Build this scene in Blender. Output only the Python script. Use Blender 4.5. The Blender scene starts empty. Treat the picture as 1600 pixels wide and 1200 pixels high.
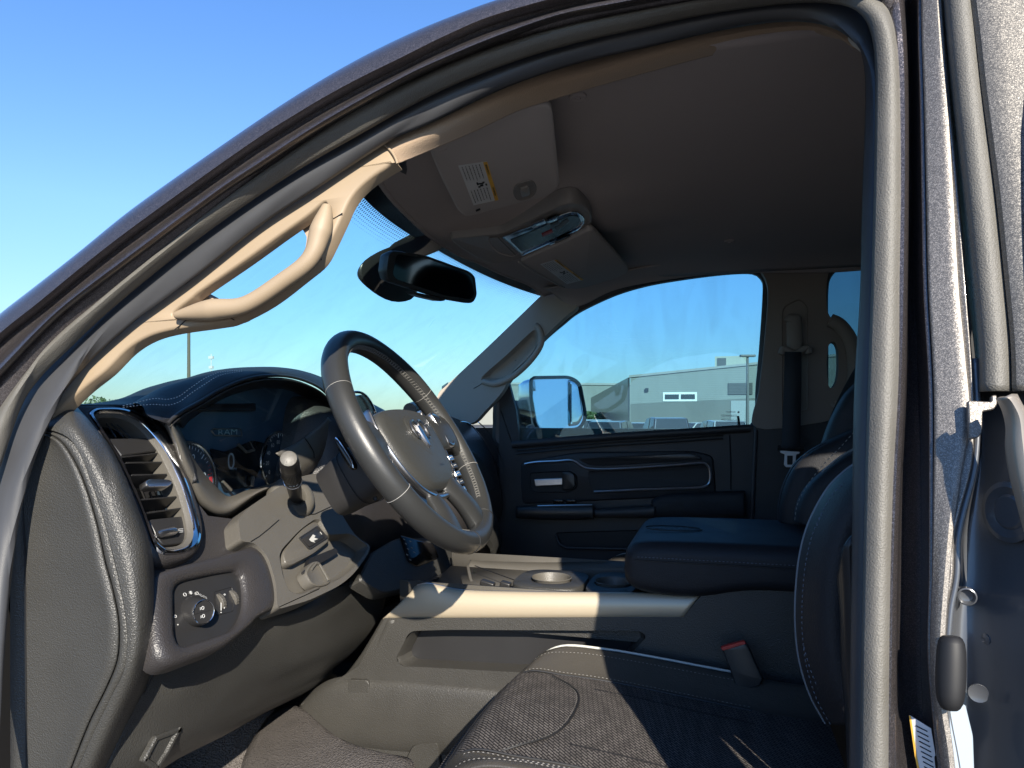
import bpy, bmesh, math, random
from mathutils import Vector, Matrix, noise
from mathutils.geometry import tessellate_polygon
random.seed(7)
R = math.radians
# ------------------------------------------------------------------ camera, sky, sun
F_PX, YAW, HZ = 1120.0, R(16), 645.0
FW = Vector((-math.sin(YAW), math.cos(YAW), 0)); RT = Vector((math.cos(YAW), math.sin(YAW), 0)); UP = Vector((0, 0, 1))
sc = bpy.context.scene
C = sc.collection
cam_d = bpy.data.cameras.new("camera"); cam = bpy.data.objects.new("camera", cam_d); C.objects.link(cam)
cam_d.sensor_width = 36; cam_d.lens = F_PX / 1600 * 36; cam_d.shift_y = 45 / 1600
cam_d.clip_start = 0.02; cam_d.clip_end = 3000
cam.rotation_euler = (R(90), 0, YAW)
sc.camera = cam
cam_d.dof.use_dof = False

SUN_FROM = Vector((0.54, -1.0, 0.64)).normalized()
sun_el = math.asin(SUN_FROM.z); sun_az = math.atan2(SUN_FROM.x, SUN_FROM.y)
w = bpy.data.worlds.new("World"); sc.world = w; w.use_nodes = True
nt = w.node_tree; nt.nodes.clear()
sky = nt.nodes.new("ShaderNodeTexSky"); sky.sky_type = 'NISHITA'; sky.sun_disc = False
sky.sun_elevation = sun_el; sky.sun_rotation = sun_az
sky.altitude = 300; sky.air_density = 1.25; sky.dust_density = 0.15; sky.ozone_density = 2.2
bg = nt.nodes.new("ShaderNodeBackground"); bg.inputs[1].default_value = 0.118
wo = nt.nodes.new("ShaderNodeOutputWorld")
# paler cyan air near the horizon instead of the yellow band, deeper blue above
wtc = nt.nodes.new("ShaderNodeTexCoord"); wsp = nt.nodes.new("ShaderNodeSeparateXYZ"); nt.links.new(wtc.outputs["Generated"], wsp.inputs[0])
wcr = nt.nodes.new("ShaderNodeValToRGB"); nt.links.new(wsp.outputs["Z"], wcr.inputs[0])
wel = wcr.color_ramp.elements
wel[0].position = 0.0; wel[0].color = (.32, .40, .60, 1); wel[1].position = 1.0; wel[1].color = (.38, .60, .88, 1)
e_ = wel.new(.06); e_.color = (.36, .45, .66, 1)
e_ = wel.new(.25); e_.color = (.46, .60, .84, 1)
e_ = wel.new(.5); e_.color = (.40, .60, .88, 1)
wmx = nt.nodes.new("ShaderNodeMix"); wmx.data_type = 'RGBA'; wmx.blend_type = 'MULTIPLY'; wmx.inputs["Factor"].default_value = 1
nt.links.new(sky.outputs[0], wmx.inputs["A"]); nt.links.new(wcr.outputs[0], wmx.inputs["B"])
nt.links.new(wmx.outputs["Result"], bg.inputs[0]); nt.links.new(bg.outputs[0], wo.inputs[0])
ld = bpy.data.lights.new("sun", 'SUN'); ld.energy = 4.4; ld.angle = R(0.53); ld.color = (1.0, 0.92, 0.79)
lo = bpy.data.objects.new("sun", ld); C.objects.link(lo)
lo.rotation_euler = SUN_FROM.to_track_quat('Z', 'Y').to_euler()
sc.view_settings.view_transform = 'Standard'; sc.view_settings.look = 'None'
sc.view_settings.exposure = 1.2; sc.view_settings.gamma = 1
sc.cycles.max_bounces = 10; sc.cycles.diffuse_bounces = 5; sc.cycles.transparent_max_bounces = 16
sc.cycles.use_denoising = True
sc.cycles.sample_clamp_indirect = 8

# ------------------------------------------------------------------ pixel -> plane in the cab
def ray(u, v):
    return FW + RT * ((u - 800) / F_PX) + UP * ((HZ - v) / F_PX)
def PL(p, n): return (Vector(p), Vector(n).normalized())
def Y(y, t=0.0): return PL((0, y, 0), (0, -1, t))       # lateral plane facing the driver's door, t = lean inwards with height
def X(x, k=0.0): return PL((x, 0, 0), (1, 0, -k))       # plane x = x0 + k z, facing rearwards
def Z(z): return PL((0, 0, z), (0, 0, 1))
def at(u, v, pl):
    d = ray(u, v); p, n = pl
    return d * ((p.dot(n)) / d.dot(n))
def off(pl, h): return (pl[0] + pl[1] * h, pl[1])
DASH = X(-.864, -.6)
# ------------------------------------------------------------------ curves
def cat(pts, n=8, closed=False):
    pts = [Vector(p) for p in pts]; m = len(pts); out = []
    rng = range(m if closed else m - 1)
    for i in rng:
        if closed: p0, p1, p2, p3 = pts[i-1], pts[i], pts[(i+1) % m], pts[(i+2) % m]
        else: p0, p1, p2, p3 = pts[max(i-1, 0)], pts[i], pts[i+1], pts[min(i+2, m-1)]
        for j in range(n):
            t = j / n
            out.append(0.5 * ((2*p1) + (p2-p0)*t + (2*p0-5*p1+4*p2-p3)*t*t + (-p0+3*p1-3*p2+p3)*t**3))
    if not closed: out.append(pts[-1].copy())
    return out
def resamp(pts, n, closed=False):
    q = list(pts) + ([pts[0]] if closed else [])
    L = [0]
    for a, b in zip(q, q[1:]): L.append(L[-1] + (b-a).length)
    out = []; k = 0; N = n if closed else n - 1
    for i in range(n):
        s = L[-1] * i / N
        while k < len(L) - 2 and L[k+1] < s: k += 1
        d = L[k+1] - L[k]
        out.append(q[k].lerp(q[k+1], 0 if d < 1e-12 else (s - L[k]) / d))
    return out
def rnd(pts, r, n=5):
    """fillet the corners of a closed pixel polygon; r a number or one per corner"""
    P = [Vector(p[:2]) for p in pts]; m = len(P); out = []
    for i in range(m):
        rr = r[i % len(r)] if isinstance(r, (list, tuple)) else r
        a, b, c = P[i-1], P[i], P[(i+1) % m]
        d1 = (a-b); d2 = (c-b); l = min(rr, d1.length*.49, d2.length*.49)
        if l < .01: out.append(b); continue
        s = b + d1.normalized()*l; e = b + d2.normalized()*l
        for j in range(n+1):
            t = j/n
            out.append(s*(1-t)**2 + b*2*t*(1-t) + e*t*t)
    return [(p.x, p.y) for p in out]
def cv(pts, pl, n=8, closed=False):
    """smooth 3-D curve from pixels; each point may carry its own plane as third value"""
    return cat([at(p[0], p[1], p[2] if len(p) > 2 else pl) for p in pts], n, closed)
def pj(pts, pl): return [at(p[0], p[1], pl) for p in pts]
# ------------------------------------------------------------------ mesh makers
class M:
    def __init__(s): s.v = []; s.f = []; s.mi = []
    def add(s, vs, fs, mi=0):
        o = len(s.v); s.v += [Vector(p) for p in vs]; s.f += [tuple(i+o for i in f) for f in fs]; s.mi += [mi]*len(fs)
        return s
    def grid(s, rows, mi=0, closed=False, caps=False):
        n = len(rows[0]); o = len(s.v)
        for r in rows: s.v += [Vector(p) for p in r]
        for i in range(len(rows)-1):
            for j in range(n if closed else n-1):
                k = (j+1) % n
                s.f.append((o+i*n+j, o+i*n+k, o+(i+1)*n+k, o+(i+1)*n+j)); s.mi.append(mi)
        if caps:
            s.f.append(tuple(o+j for j in range(n))); s.f.append(tuple(o+(len(rows)-1)*n+j for j in reversed(range(n)))); s.mi += [mi, mi]
        return s
    def tube(s, path, r, seg=12, mi=0, flat=1.0, up=(0, 0, 1), caps=True):
        path = [Vector(p) for p in path]; rows = []; m = len(path)
        t0 = (path[1]-path[0]).normalized(); nrm = Vector(up).cross(t0)
        if nrm.length < 1e-4: nrm = Vector((1, 0, 0)).cross(t0)
        nrm.normalize()
        for i, p in enumerate(path):
            t = (path[min(i+1, m-1)] - path[max(i-1, 0)]).normalized()
            nrm = (nrm - t*nrm.dot(t)).normalized(); b = t.cross(nrm)
            ra = r[i] if isinstance(r, (list, tuple)) else r
            rows.append([p + nrm*(ra*math.cos(a)*flat) + b*(ra*math.sin(a)) for a in [2*math.pi*k/seg for k in range(seg)]])
        return s.grid(rows, mi, True, caps)
    def box(s, c, d, rot=None, mi=0):
        c = Vector(c); q = []
        for x in (-1, 1):
            for y in (-1, 1):
                for z in (-1, 1):
                    p = Vector((x*d[0]/2, y*d[1]/2, z*d[2]/2))
                    if rot: p = rot @ p
                    q.append(c+p)
        return s.add(q, [(0,1,3,2),(4,6,7,5),(0,4,5,1),(2,3,7,6),(0,2,6,4),(1,5,7,3)], mi)
    def cyl(s, a, b, r1, r2=None, seg=20, mi=0):
        a = Vector(a); b = Vector(b); r2 = r1 if r2 is None else r2
        t = (b-a).normalized(); x = t.orthogonal().normalized(); y = t.cross(x)
        return s.grid([[p + x*(r*math.cos(2*math.pi*k/seg)) + y*(r*math.sin(2*math.pi*k/seg)) for k in range(seg)] for p, r in ((a, r1), (b, r2))], mi, True, True)
    def lathe(s, o, ax, prof, seg=28, mi=0, caps=True):
        """prof: (radius, height along ax)"""
        o = Vector(o); t = Vector(ax).normalized(); x = t.orthogonal().normalized(); y = t.cross(x)
        return s.grid([[o + t*h + x*(r*math.cos(2*math.pi*k/seg)) + y*(r*math.sin(2*math.pi*k/seg)) for k in range(seg)] for r, h in prof], mi, True, caps)
    def plate(s, loop, pl, prof, mi=0, cap=True, back=False):
        """loop: 3-D closed outline on plane pl; prof: (inset, height above the plane) steps"""
        n = pl[1]; e1 = n.orthogonal().normalized(); e2 = n.cross(e1); o = pl[0]
        q = [Vector(((p-o).dot(e1), (p-o).dot(e2))) for p in loop]
        ar = sum(a.x*b.y-b.x*a.y for a, b in zip(q, q[1:]+q[:1]))
        if ar < 0: q.reverse()
        m = len(q)
        def inset(d):
            out = []
            for i in range(m):
                a = (q[i]-q[i-1]); b = (q[(i+1) % m]-q[i])
                if a.length < 1e-9: a = b
                if b.length < 1e-9: b = a
                na = Vector((-a.y, a.x)).normalized(); nb = Vector((-b.y, b.x)).normalized()
                nn = na+nb
                if nn.length < 1e-6: nn = na
                nn.normalize(); k = max(.5, nn.dot(na))
                out.append(q[i] + nn*(d/k))
            return out
        rows = []
        for d, h in prof:
            rows.append([o + n*h + e1*p.x + e2*p.y for p in inset(d)])
        s.grid(rows, mi, True)
        if cap:
            last = rows[-1]; off_ = len(s.v) - m
            tri = tessellate_polygon([last])
            for t in tri:
                a, b, c_ = [last[i] for i in t]
                f = tuple(off_+i for i in t)
                if (b-a).cross(c_-a).dot(n) < 0: f = f[::-1]
                s.f.append(f); s.mi.append(mi)
        if back:
            first = rows[0]; off_ = len(s.v) - m*len(rows)
            for t in tessellate_polygon([first]):
                s.f.append(tuple(off_+i for i in t)); s.mi.append(mi)
        return s
    def ring(s, outer, inner, pl, h=0.0, t=.004, mi=0, n=96, bulge=0.0, k=4):
        """closed frame between two outlines (3-D loops), thickness t behind, optional bulged face"""
        nn = pl[1]
        A = resamp(outer, n, True); B = resamp(inner, n, True)
        # align start
        j = min(range(n), key=lambda i: (B[i]-A[0]).length); B = B[j:]+B[:j]
        if (B[1]-A[1]).length > (B[-1]-A[1]).length: B = [B[0]] + B[:0:-1]
        rows = [[p + nn*(h-t) for p in A]]
        for i in range(k+1):
            w_ = i/k
            rows.append([a.lerp(b, w_) + nn*(h + bulge*math.sin(math.pi*w_)) for a, b in zip(A, B)])
        rows.append([p + nn*(h-t) for p in B])
        return s.grid(rows, mi, True)
def band(A, B, n=60, k=6, bulge=0.0, bdir=(0, -1, 0), m=None, mi=0, ease=False):
    """strip between two smooth curves with a rounded face"""
    A = resamp(A, n); B = resamp(B, n); bd = Vector(bdir); rows = []
    for i in range(k+1):
        t = i/k
        rows.append([a.lerp(b, t) + bd*(bulge*math.sin(math.pi*t)) for a, b in zip(A, B)])
    m = m or M(); m.grid(rows, mi); return m
def loft(curves, n=60, k=6, m=None, mi=0):
    """smooth surface through several curves"""
    cs = [resamp(c, n) for c in curves]
    cols = [cat([c[i] for c in cs], k) for i in range(n)]
    rows = [[cols[i][j] for i in range(n)] for j in range(len(cols[0]))]
    m = m or M(); m.grid(rows, mi); return m

GND = -2.08
def put(name, m, mats, parent=None, smooth=35, solid=0.0, bevel=0.0, sub=0, label=None, soloff=-1):
    me = bpy.data.meshes.new(name)
    me.from_pydata([tuple(p) for p in m.v], [], m.f)
    if not isinstance(mats, (list, tuple)): mats = [mats]
    for mt in mats: me.materials.append(mt)
    for p, i in zip(me.polygons, m.mi): p.material_index = i
    me.validate()
    bm = bmesh.new(); bm.from_mesh(me)
    bmesh.ops.remove_doubles(bm, verts=bm.verts, dist=1e-6)
    bmesh.ops.recalc_face_normals(bm, faces=bm.faces)
    bm.to_mesh(me); bm.free()
    if smooth:
        me.shade_smooth(); me.set_sharp_from_angle(angle=R(smooth))
    ob = bpy.data.objects.new(name, me); C.objects.link(ob)
    if bevel:
        b = ob.modifiers.new("bevel", 'BEVEL'); b.width = bevel; b.segments = 3; b.limit_method = 'ANGLE'; b.angle_limit = R(35); b.harden_normals = False
    if sub:
        b = ob.modifiers.new("sub", 'SUBSURF'); b.levels = sub; b.render_levels = sub
    if solid:
        b = ob.modifiers.new("solid", 'SOLIDIFY'); b.thickness = solid; b.offset = soloff
    if parent is not None:
        ob.parent = parent
        pm = Matrix.Identity(4); q = parent
        while q is not None: pm = Matrix.Translation(q.location) @ pm; q = q.parent
        # parts keep their vertices in cab coordinates
        ob.matrix_parent_inverse = pm.inverted() if parent.parent is None else Matrix.Identity(4)
    if label: ob["label"] = label
    return ob
def thing(name, label, cat_, loc, group=None):
    o = bpy.data.objects.new(name, None); C.objects.link(o); o.location = loc; o.empty_display_size = .2
    o["label"] = label; o["category"] = cat_
    if group: o["group"] = group
    return o
def text(s, origin, right, up, size, m, mi=0, thick=.0002, font_scale=1.0):
    """lettering added to mesh m; origin = centre"""
    cu = bpy.data.curves.new("t", 'FONT'); cu.body = s; cu.size = 1; cu.align_x = 'CENTER'; cu.align_y = 'CENTER'; cu.extrude = 0; cu.resolution_u = 4
    ob = bpy.data.objects.new("t", cu); C.objects.link(ob)
    dg = bpy.context.evaluated_depsgraph_get(); me = ob.evaluated_get(dg).to_mesh()
    r = Vector(right).normalized()*size; u = Vector(up).normalized()*size; n = r.cross(u).normalized(); o = Vector(origin)
    vs = [o + r*(v.co.x*font_scale) + u*v.co.y + n*thick for v in me.vertices]
    fs = [tuple(p.vertices) for p in me.polygons]
    ob.evaluated_get(dg).to_mesh_clear()
    bpy.data.objects.remove(ob); bpy.data.curves.remove(cu)
    m.add(vs, fs, mi); return m
def dashes(path, length, gap, w_, h, nrm, m, mi=0):
    """stitches along a path"""
    L = sum((b-a).length for a, b in zip(path, path[1:])); n = max(2, int(L/(length+gap)))
    pts = resamp(path, n*2+1)
    for i in range(0, n*2, 2):
        a, b = pts[i], pts[i+1]; t = (b-a).normalized(); nn = Vector(nrm).normalized(); s_ = t.cross(nn).normalized()*w_/2
        mid = (a+b)/2 + nn*h
        m.add([a-s_, a+s_, b+s_, b-s_, mid-s_*.7, mid+s_*.7], [(0,1,5,4),(4,5,2,3),(0,4,3),(1,2,5)], mi)
    return m

# ------------------------------------------------------------------ materials
def mat(name, col, rough=.5, metal=0.0, bump=None, spec=.5, coat=0.0, var=0.0, aniso=None, sheen=0.0, emit=None):
    """bump: list of (kind, scale, strength, distance)"""
    m = bpy.data.materials.new(name); m.use_nodes = True; t = m.node_tree; b = t.nodes["Principled BSDF"]
    b.inputs["Base Color"].default_value = (*col, 1); b.inputs["Roughness"].default_value = rough; b.inputs["Metallic"].default_value = metal
    b.inputs["Specular IOR Level"].default_value = spec; b.inputs["Coat Weight"].default_value = coat; b.inputs["Coat Roughness"].default_value = .06
    b.inputs["Sheen Weight"].default_value = sheen
    tc = t.nodes.new("ShaderNodeTexCoord"); last = None
    for kind, scale, strength, dist in (bump or []):
        if kind == 'v':
            x = t.nodes.new("ShaderNodeTexVoronoi"); x.inputs["Scale"].default_value = scale; o = x.outputs["Distance"]
        elif kind == 'c':
            x = t.nodes.new("ShaderNodeTexVoronoi"); x.feature = 'SMOOTH_F1'; x.inputs["Scale"].default_value = scale; o = x.outputs["Distance"]
        else:
            x = t.nodes.new("ShaderNodeTexNoise"); x.inputs["Scale"].default_value = scale; x.inputs["Detail"].default_value = 3; o = x.outputs["Fac"]
        t.links.new(tc.outputs["Object"], x.inputs["Vector"])
        bp = t.nodes.new("ShaderNodeBump"); bp.inputs["Strength"].default_value = strength; bp.inputs["Distance"].default_value = dist
        t.links.new(o, bp.inputs["Height"])
        if last: t.links.new(last.outputs[0], bp.inputs["Normal"])
        last = bp
    if last: t.links.new(last.outputs[0], b.inputs["Normal"])
    if var:
        x = t.nodes.new("ShaderNodeTexNoise"); x.inputs["Scale"].default_value = 14; x.inputs["Detail"].default_value = 6
        t.links.new(tc.outputs["Object"], x.inputs["Vector"])
        mx = t.nodes.new("ShaderNodeMix"); mx.data_type = 'RGBA'
        mx.inputs["A"].default_value = (*[c*(1-var) for c in col], 1); mx.inputs["B"].default_value = (*[min(1, c*(1+var)) for c in col], 1)
        t.links.new(x.outputs["Fac"], mx.inputs["Factor"]); t.links.new(mx.outputs["Result"], b.inputs["Base Color"])
        r2 = t.nodes.new("ShaderNodeMapRange"); r2.inputs["To Min"].default_value = rough*.85; r2.inputs["To Max"].default_value = min(1, rough*1.15)
        t.links.new(x.outputs["Fac"], r2.inputs["Value"]); t.links.new(r2.outputs[0], b.inputs["Roughness"])
    if emit:
        b.inputs["Emission Color"].default_value = (*emit[0], 1); b.inputs["Emission Strength"].default_value = emit[1]
    return m
def flake(name, col, rough=.38, scale=1100, k=.35, metal=.75, coat=.6):
    m = mat(name, col, rough, metal, coat=coat); t = m.node_tree; b = t.nodes["Principled BSDF"]
    tc = t.nodes.new("ShaderNodeTexCoord")
    v = t.nodes.new("ShaderNodeTexVoronoi"); v.inputs["Scale"].default_value = scale; t.links.new(tc.outputs["Object"], v.inputs["Vector"])
    g = t.nodes.new("ShaderNodeNewGeometry")
    s = t.nodes.new("ShaderNodeVectorMath"); s.operation = 'SUBTRACT'; s.inputs[1].default_value = (.5, .5, .5); t.links.new(v.outputs["Color"], s.inputs[0])
    sc_ = t.nodes.new("ShaderNodeVectorMath"); sc_.operation = 'SCALE'; sc_.inputs["Scale"].default_value = k; t.links.new(s.outputs[0], sc_.inputs[0])
    a = t.nodes.new("ShaderNodeVectorMath"); a.operation = 'ADD'; t.links.new(sc_.outputs[0], a.inputs[0]); t.links.new(g.outputs["Normal"], a.inputs[1])
    nrm = t.nodes.new("ShaderNodeVectorMath"); nrm.operation = 'NORMALIZE'; t.links.new(a.outputs[0], nrm.inputs[0]); t.links.new(nrm.outputs[0], b.inputs["Normal"])
    mx = t.nodes.new("ShaderNodeMix"); mx.data_type = 'RGBA'; mx.inputs["A"].default_value = (*[c*.8 for c in col], 1); mx.inputs["B"].default_value = (*[min(1, c*2.0) for c in col], 1)
    sp = t.nodes.new("ShaderNodeSeparateColor"); t.links.new(v.outputs["Color"], sp.inputs[0])
    pw = t.nodes.new("ShaderNodeMath"); pw.operation = 'POWER'; pw.inputs[1].default_value = 3; t.links.new(sp.outputs[0], pw.inputs[0])
    t.links.new(pw.outputs[0], mx.inputs["Factor"]); t.links.new(mx.outputs["Result"], b.inputs["Base Color"])
    return m
def glass(name, tint, refl=.9, rough=0.0, dust_glare=.03):
    m = bpy.data.materials.new(name); m.use_nodes = True; t = m.node_tree; t.nodes.clear()
    tr = t.nodes.new("ShaderNodeBsdfTransparent"); tr.inputs[0].default_value = (*tint, 1)
    gl = t.nodes.new("ShaderNodeBsdfGlossy"); gl.inputs["Roughness"].default_value = rough; gl.inputs["Color"].default_value = (refl, refl, refl, 1)
    lw = t.nodes.new("ShaderNodeLayerWeight"); lw.inputs[0].default_value = .5      # symmetric for both sides of the pane
    pw = t.nodes.new("ShaderNodeMath"); pw.operation = 'POWER'; pw.inputs[1].default_value = 5; t.links.new(lw.outputs["Facing"], pw.inputs[0])
    fr = t.nodes.new("ShaderNodeMath"); fr.operation = 'MULTIPLY_ADD'; fr.inputs[1].default_value = .8; fr.inputs[2].default_value = .045; t.links.new(pw.outputs[0], fr.inputs[0])
    mx = t.nodes.new("ShaderNodeMixShader"); o = t.nodes.new("ShaderNodeOutputMaterial")
    t.links.new(fr.outputs[0], mx.inputs[0]); t.links.new(tr.outputs[0], mx.inputs[1]); t.links.new(gl.outputs[0], mx.inputs[2]); 
    # dusty film whose pale streaks are painted in for reflections on the pane
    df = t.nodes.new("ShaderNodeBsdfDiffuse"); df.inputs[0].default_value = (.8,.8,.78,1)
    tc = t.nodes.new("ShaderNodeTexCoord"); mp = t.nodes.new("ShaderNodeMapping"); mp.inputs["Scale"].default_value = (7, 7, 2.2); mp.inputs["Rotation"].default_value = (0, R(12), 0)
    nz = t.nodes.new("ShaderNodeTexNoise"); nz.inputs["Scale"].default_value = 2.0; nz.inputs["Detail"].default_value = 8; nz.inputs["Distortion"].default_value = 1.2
    mr = t.nodes.new("ShaderNodeMapRange"); mr.inputs["From Min"].default_value = .45; mr.inputs["From Max"].default_value = .85; mr.inputs["To Min"].default_value = dust_glare*.25; mr.inputs["To Max"].default_value = dust_glare*3
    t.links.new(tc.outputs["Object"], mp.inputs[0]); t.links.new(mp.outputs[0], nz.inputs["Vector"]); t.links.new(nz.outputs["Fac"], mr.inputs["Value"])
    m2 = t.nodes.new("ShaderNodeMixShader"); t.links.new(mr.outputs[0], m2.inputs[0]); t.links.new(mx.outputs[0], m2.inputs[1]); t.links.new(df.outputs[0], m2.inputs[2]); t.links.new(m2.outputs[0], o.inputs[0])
    return m
GR = [('c', 620, .8, .0009), ('n', 330, .5, .0009)]
m_plastic = mat("moulded_dark_plastic", (.038, .037, .034), .42, bump=GR, var=.15)
m_plastic_sm = mat("smooth_dark_plastic", (.022, .0215, .022), .36, bump=[('n', 900, .08, .0002)], var=.12)
m_soft = mat("soft_touch_dash", (.032, .0295, .030), .42, bump=[('c', 520, .7, .0008)], var=.1)
m_lplastic = mat("column_plastic", (.095, .088, .076), .42, bump=[('c', 700, .6, .0007)], var=.12)
m_black = mat("gloss_black", (.006, .006, .007), .16)
m_dark = mat("matt_black", (.008, .008, .009), .6)
m_leather = mat("black_leather", (.0165, .017, .020), .56, bump=[('c', 520, .6, .0007), ('n', 60, .2, .002)], var=.12, spec=.35)
m_wheel_l = mat("wheel_leather", (.027, .0275, .027), .38, bump=[('c', 700, .22, .0004), ('n', 45, .15, .0012)], var=.12)
m_rub = mat("weatherstrip_rubber", (.115, .109, .096), .52, bump=[('n', 700, .8, .0009), ('n', 25, .5, .003)], var=.22)
m_rub2 = mat("inner_lip_rubber", (.045, .046, .050), .45, bump=[("n", 900, .3, .0004), ("n", 30, .2, .001)], var=.25)
m_beige = mat("tan_pillar_plastic", (.295, .225, .150), .55, bump=[('n', 1500, .25, .0003)], var=.04)
m_fab = mat("tan_headliner_cloth", (.36, .265, .185), .95, bump=[('v', 900, .6, .0006)], sheen=.2, spec=.15)
m_head = mat("grey_headliner_cloth", (.40, .35, .335), .95, bump=[('v', 800, .4, .0005)], spec=.15)
m_visor = mat("visor_cloth", (.42, .38, .365), .9, bump=[('v', 1000, .4, .0004)], spec=.15)
m_chrome = mat("chrome", (.82, .82, .84), .12, 1.0)
m_satin = mat("satin_silver", (.62, .62, .64), .3, 1.0, bump=[('n', 700, .04, .0002)])
m_trim = mat("champagne_console_trim", (.52, .44, .32), .42, .4, bump=[('n', 1200, .1, .0002)])
m_paint = flake("granite_flake_paint", (.085, .076, .078), .40, 1700, .30)
m_white = mat("white_print", (.45, .45, .44), .6)
m_thread3 = mat("white_thread", (.5, .49, .46), .7)
m_red = mat("red_print", (.5, .02, .03), .5)
m_yel = mat("yellow_print", (.75, .42, .06), .6)
m_paper = mat("label_paper", (.62, .62, .62), .6)
m_thread = mat("pale_thread", (.26, .25, .235), .7)
m_thread2 = mat("wheel_thread", (.13, .125, .115), .6)
m_piping = mat("pale_piping", (.50, .50, .46), .5)
m_carpet = mat("grey_carpet", (.12, .108, .100), .98, bump=[('v', 260, 1.0, .004), ('n', 700, 1, .002)], var=.25, spec=.1)
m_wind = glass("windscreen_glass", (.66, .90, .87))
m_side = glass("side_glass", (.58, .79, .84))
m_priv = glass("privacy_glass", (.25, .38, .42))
m_lens = glass("cluster_lens", (.80, .88, .92), 1.0, dust_glare=.012)
m_mirror = mat("mirror_glass", (.85, .88, .86), .02, 1.0)
m_belt = mat("belt_webbing", (.03, .033, .04), .8, bump=[('n', 1500, .5, .0005)])

TRUCK = thing("pickup_truck", "granite pickup truck seen through its open driver door, black interior in the sun", "pickup truck", (-.3, 1.5, GND))
# ------------------------------------------------------------------ driver's door opening: painted rail, rubber seals
T_ = .20
def TY(y): return Y(y, T_)
E0 = [(-60,552),(0,497),(60,450),(133,393),(200,338),(280,280),(400,197),(475,148),(550,104),(625,66),(700,34),(794,1),(900,-24),(1000,-42),(1150,-58),(1300,-66),(1420,-70)]
E1 = [(-60,578),(0,520),(60,472),(133,412),(200,360),(310,280),(400,217),(455,182),(512,148),(568,118),(625,90),(700,53),(775,22),(900,-12),(1000,-28),(1150,-44),(1300,-52),(1420,-56)]
E2 = [(-60,640),(0,578),(60,515),(110,470),(200,402),(333,303),(400,258),(500,193),(625,123),(700,88),(775,57),(870,24),(962,5),(1080,-16),(1200,-28),(1310,-34),(1400,-36)]
E3 = [(-40,700),(0,640),(50,575),(110,512),(200,440),(300,362),(400,283),(500,213),(587,155),(680,112),(775,75),(887,44),(1000,22),(1120,2),(1230,-9),(1320,-12),(1370,0),(1393,30),(1401,80),(1405,150),(1407,300),(1405,450),(1404,600),(1395,750),(1390,900),(1388,1050),(1387,1260)]
E4 = [(-40,860),(-5,740),(27,640),(55,595),(100,549),(160,492),(233,430),(310,370),(400,306),(475,258),(550,215),(630,169),(711,129),(812,90),(900,64),(1000,41),(1080,23),(1160,10),(1240,1),(1300,2),(1345,18),(1364,50),(1371,100),(1371,180),(1369,300),(1365,450),(1360,600),(1356,750),(1353,900),(1350,1050),(1348,1260)]
E5 = [(-5,1260),(3,1050),(14,900),(26,800),(48,712),(63,667),(92,618),(133,570),(200,510),(250,473),(300,436),(400,356),(480,303),(540,262),(602,222),(662,196),(775,140),(887,101),(1000,74),(1080,54),(1150,39),(1225,29),(1290,32),(1335,52),(1352,88),(1357,150),(1352,300),(1349,450),(1340,600),(1337,750),(1336,900),(1334,1050),(1332,1260)]
N = 150
c0 = cv(E0, TY(.690)); c1 = cv(E1, TY(.660)); c2a = cv(E2, TY(.664)); c3 = cv(E3, TY(.694)); c4 = cv([(u, v, TY(.702 - .014*min(1, max(0, (u-1290)/60)) if v < 120 or u < 1300 else .688)) for u, v in E4], None); c5 = cv(E5, TY(.728))
# painted rail: outer roof edge, crease, two shallow steps down to the seal
e1b = [(u+4, v+9) for u, v in E1]; e1c = [(u+8, v+18) for u, v in E1]
cut = 17
c1b = cv(e1b, TY(.676)); c1c = cv(e1c, TY(.675))
def avg2(A, B, t=.5, n=18):
    a = resamp([Vector((*p, 0)) for p in A], n); b = resamp([Vector((*p, 0)) for p in B], n)
    return [((p.lerp(q, t)).x, (p.lerp(q, t)).y) for p, q in zip(a, b)]
mid = cv(avg2(e1c, E2), TY(.678))
c2m = cv([(u+3, v+5) for u, v in E2], TY(.680))
c3r = cv(E3[:18]+[], TY(.665))
m = band(c0, c1, N, 5, .006)
band(c1, c1b, N, 3, .0, m=m)
rail = put("door_frame_rail", m, m_paint, TRUCK, solid=.004, label="painted roof rail and windscreen pillar flecked with metal flake")
m = loft([c1b, mid, c2a, c2m], N, 5)
put("rail_step", m, m_paint, rail, solid=.003)
c3s = cv(E3[:18], TY(.692)); 
m = loft([c2m, cv(avg2(E2, E3[:18]), TY(.684)), c3s], N, 4)
put("rail_channel", m, m_paint, rail, solid=.003)
# outer seal roll and inner lip
m = band(c3, c4, 220, 10, .012); 
seal = put("door_seal", m, m_rub, TRUCK, solid=.003, label="grey rubber seal running round the driver door opening")
c4b = cv([(u, v) for u, v in E4], TY(.716))
m = band(c4b, c5, 220, 8, .006)
put("inner_lip", m, m_rub2, seal, solid=.003)
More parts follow.
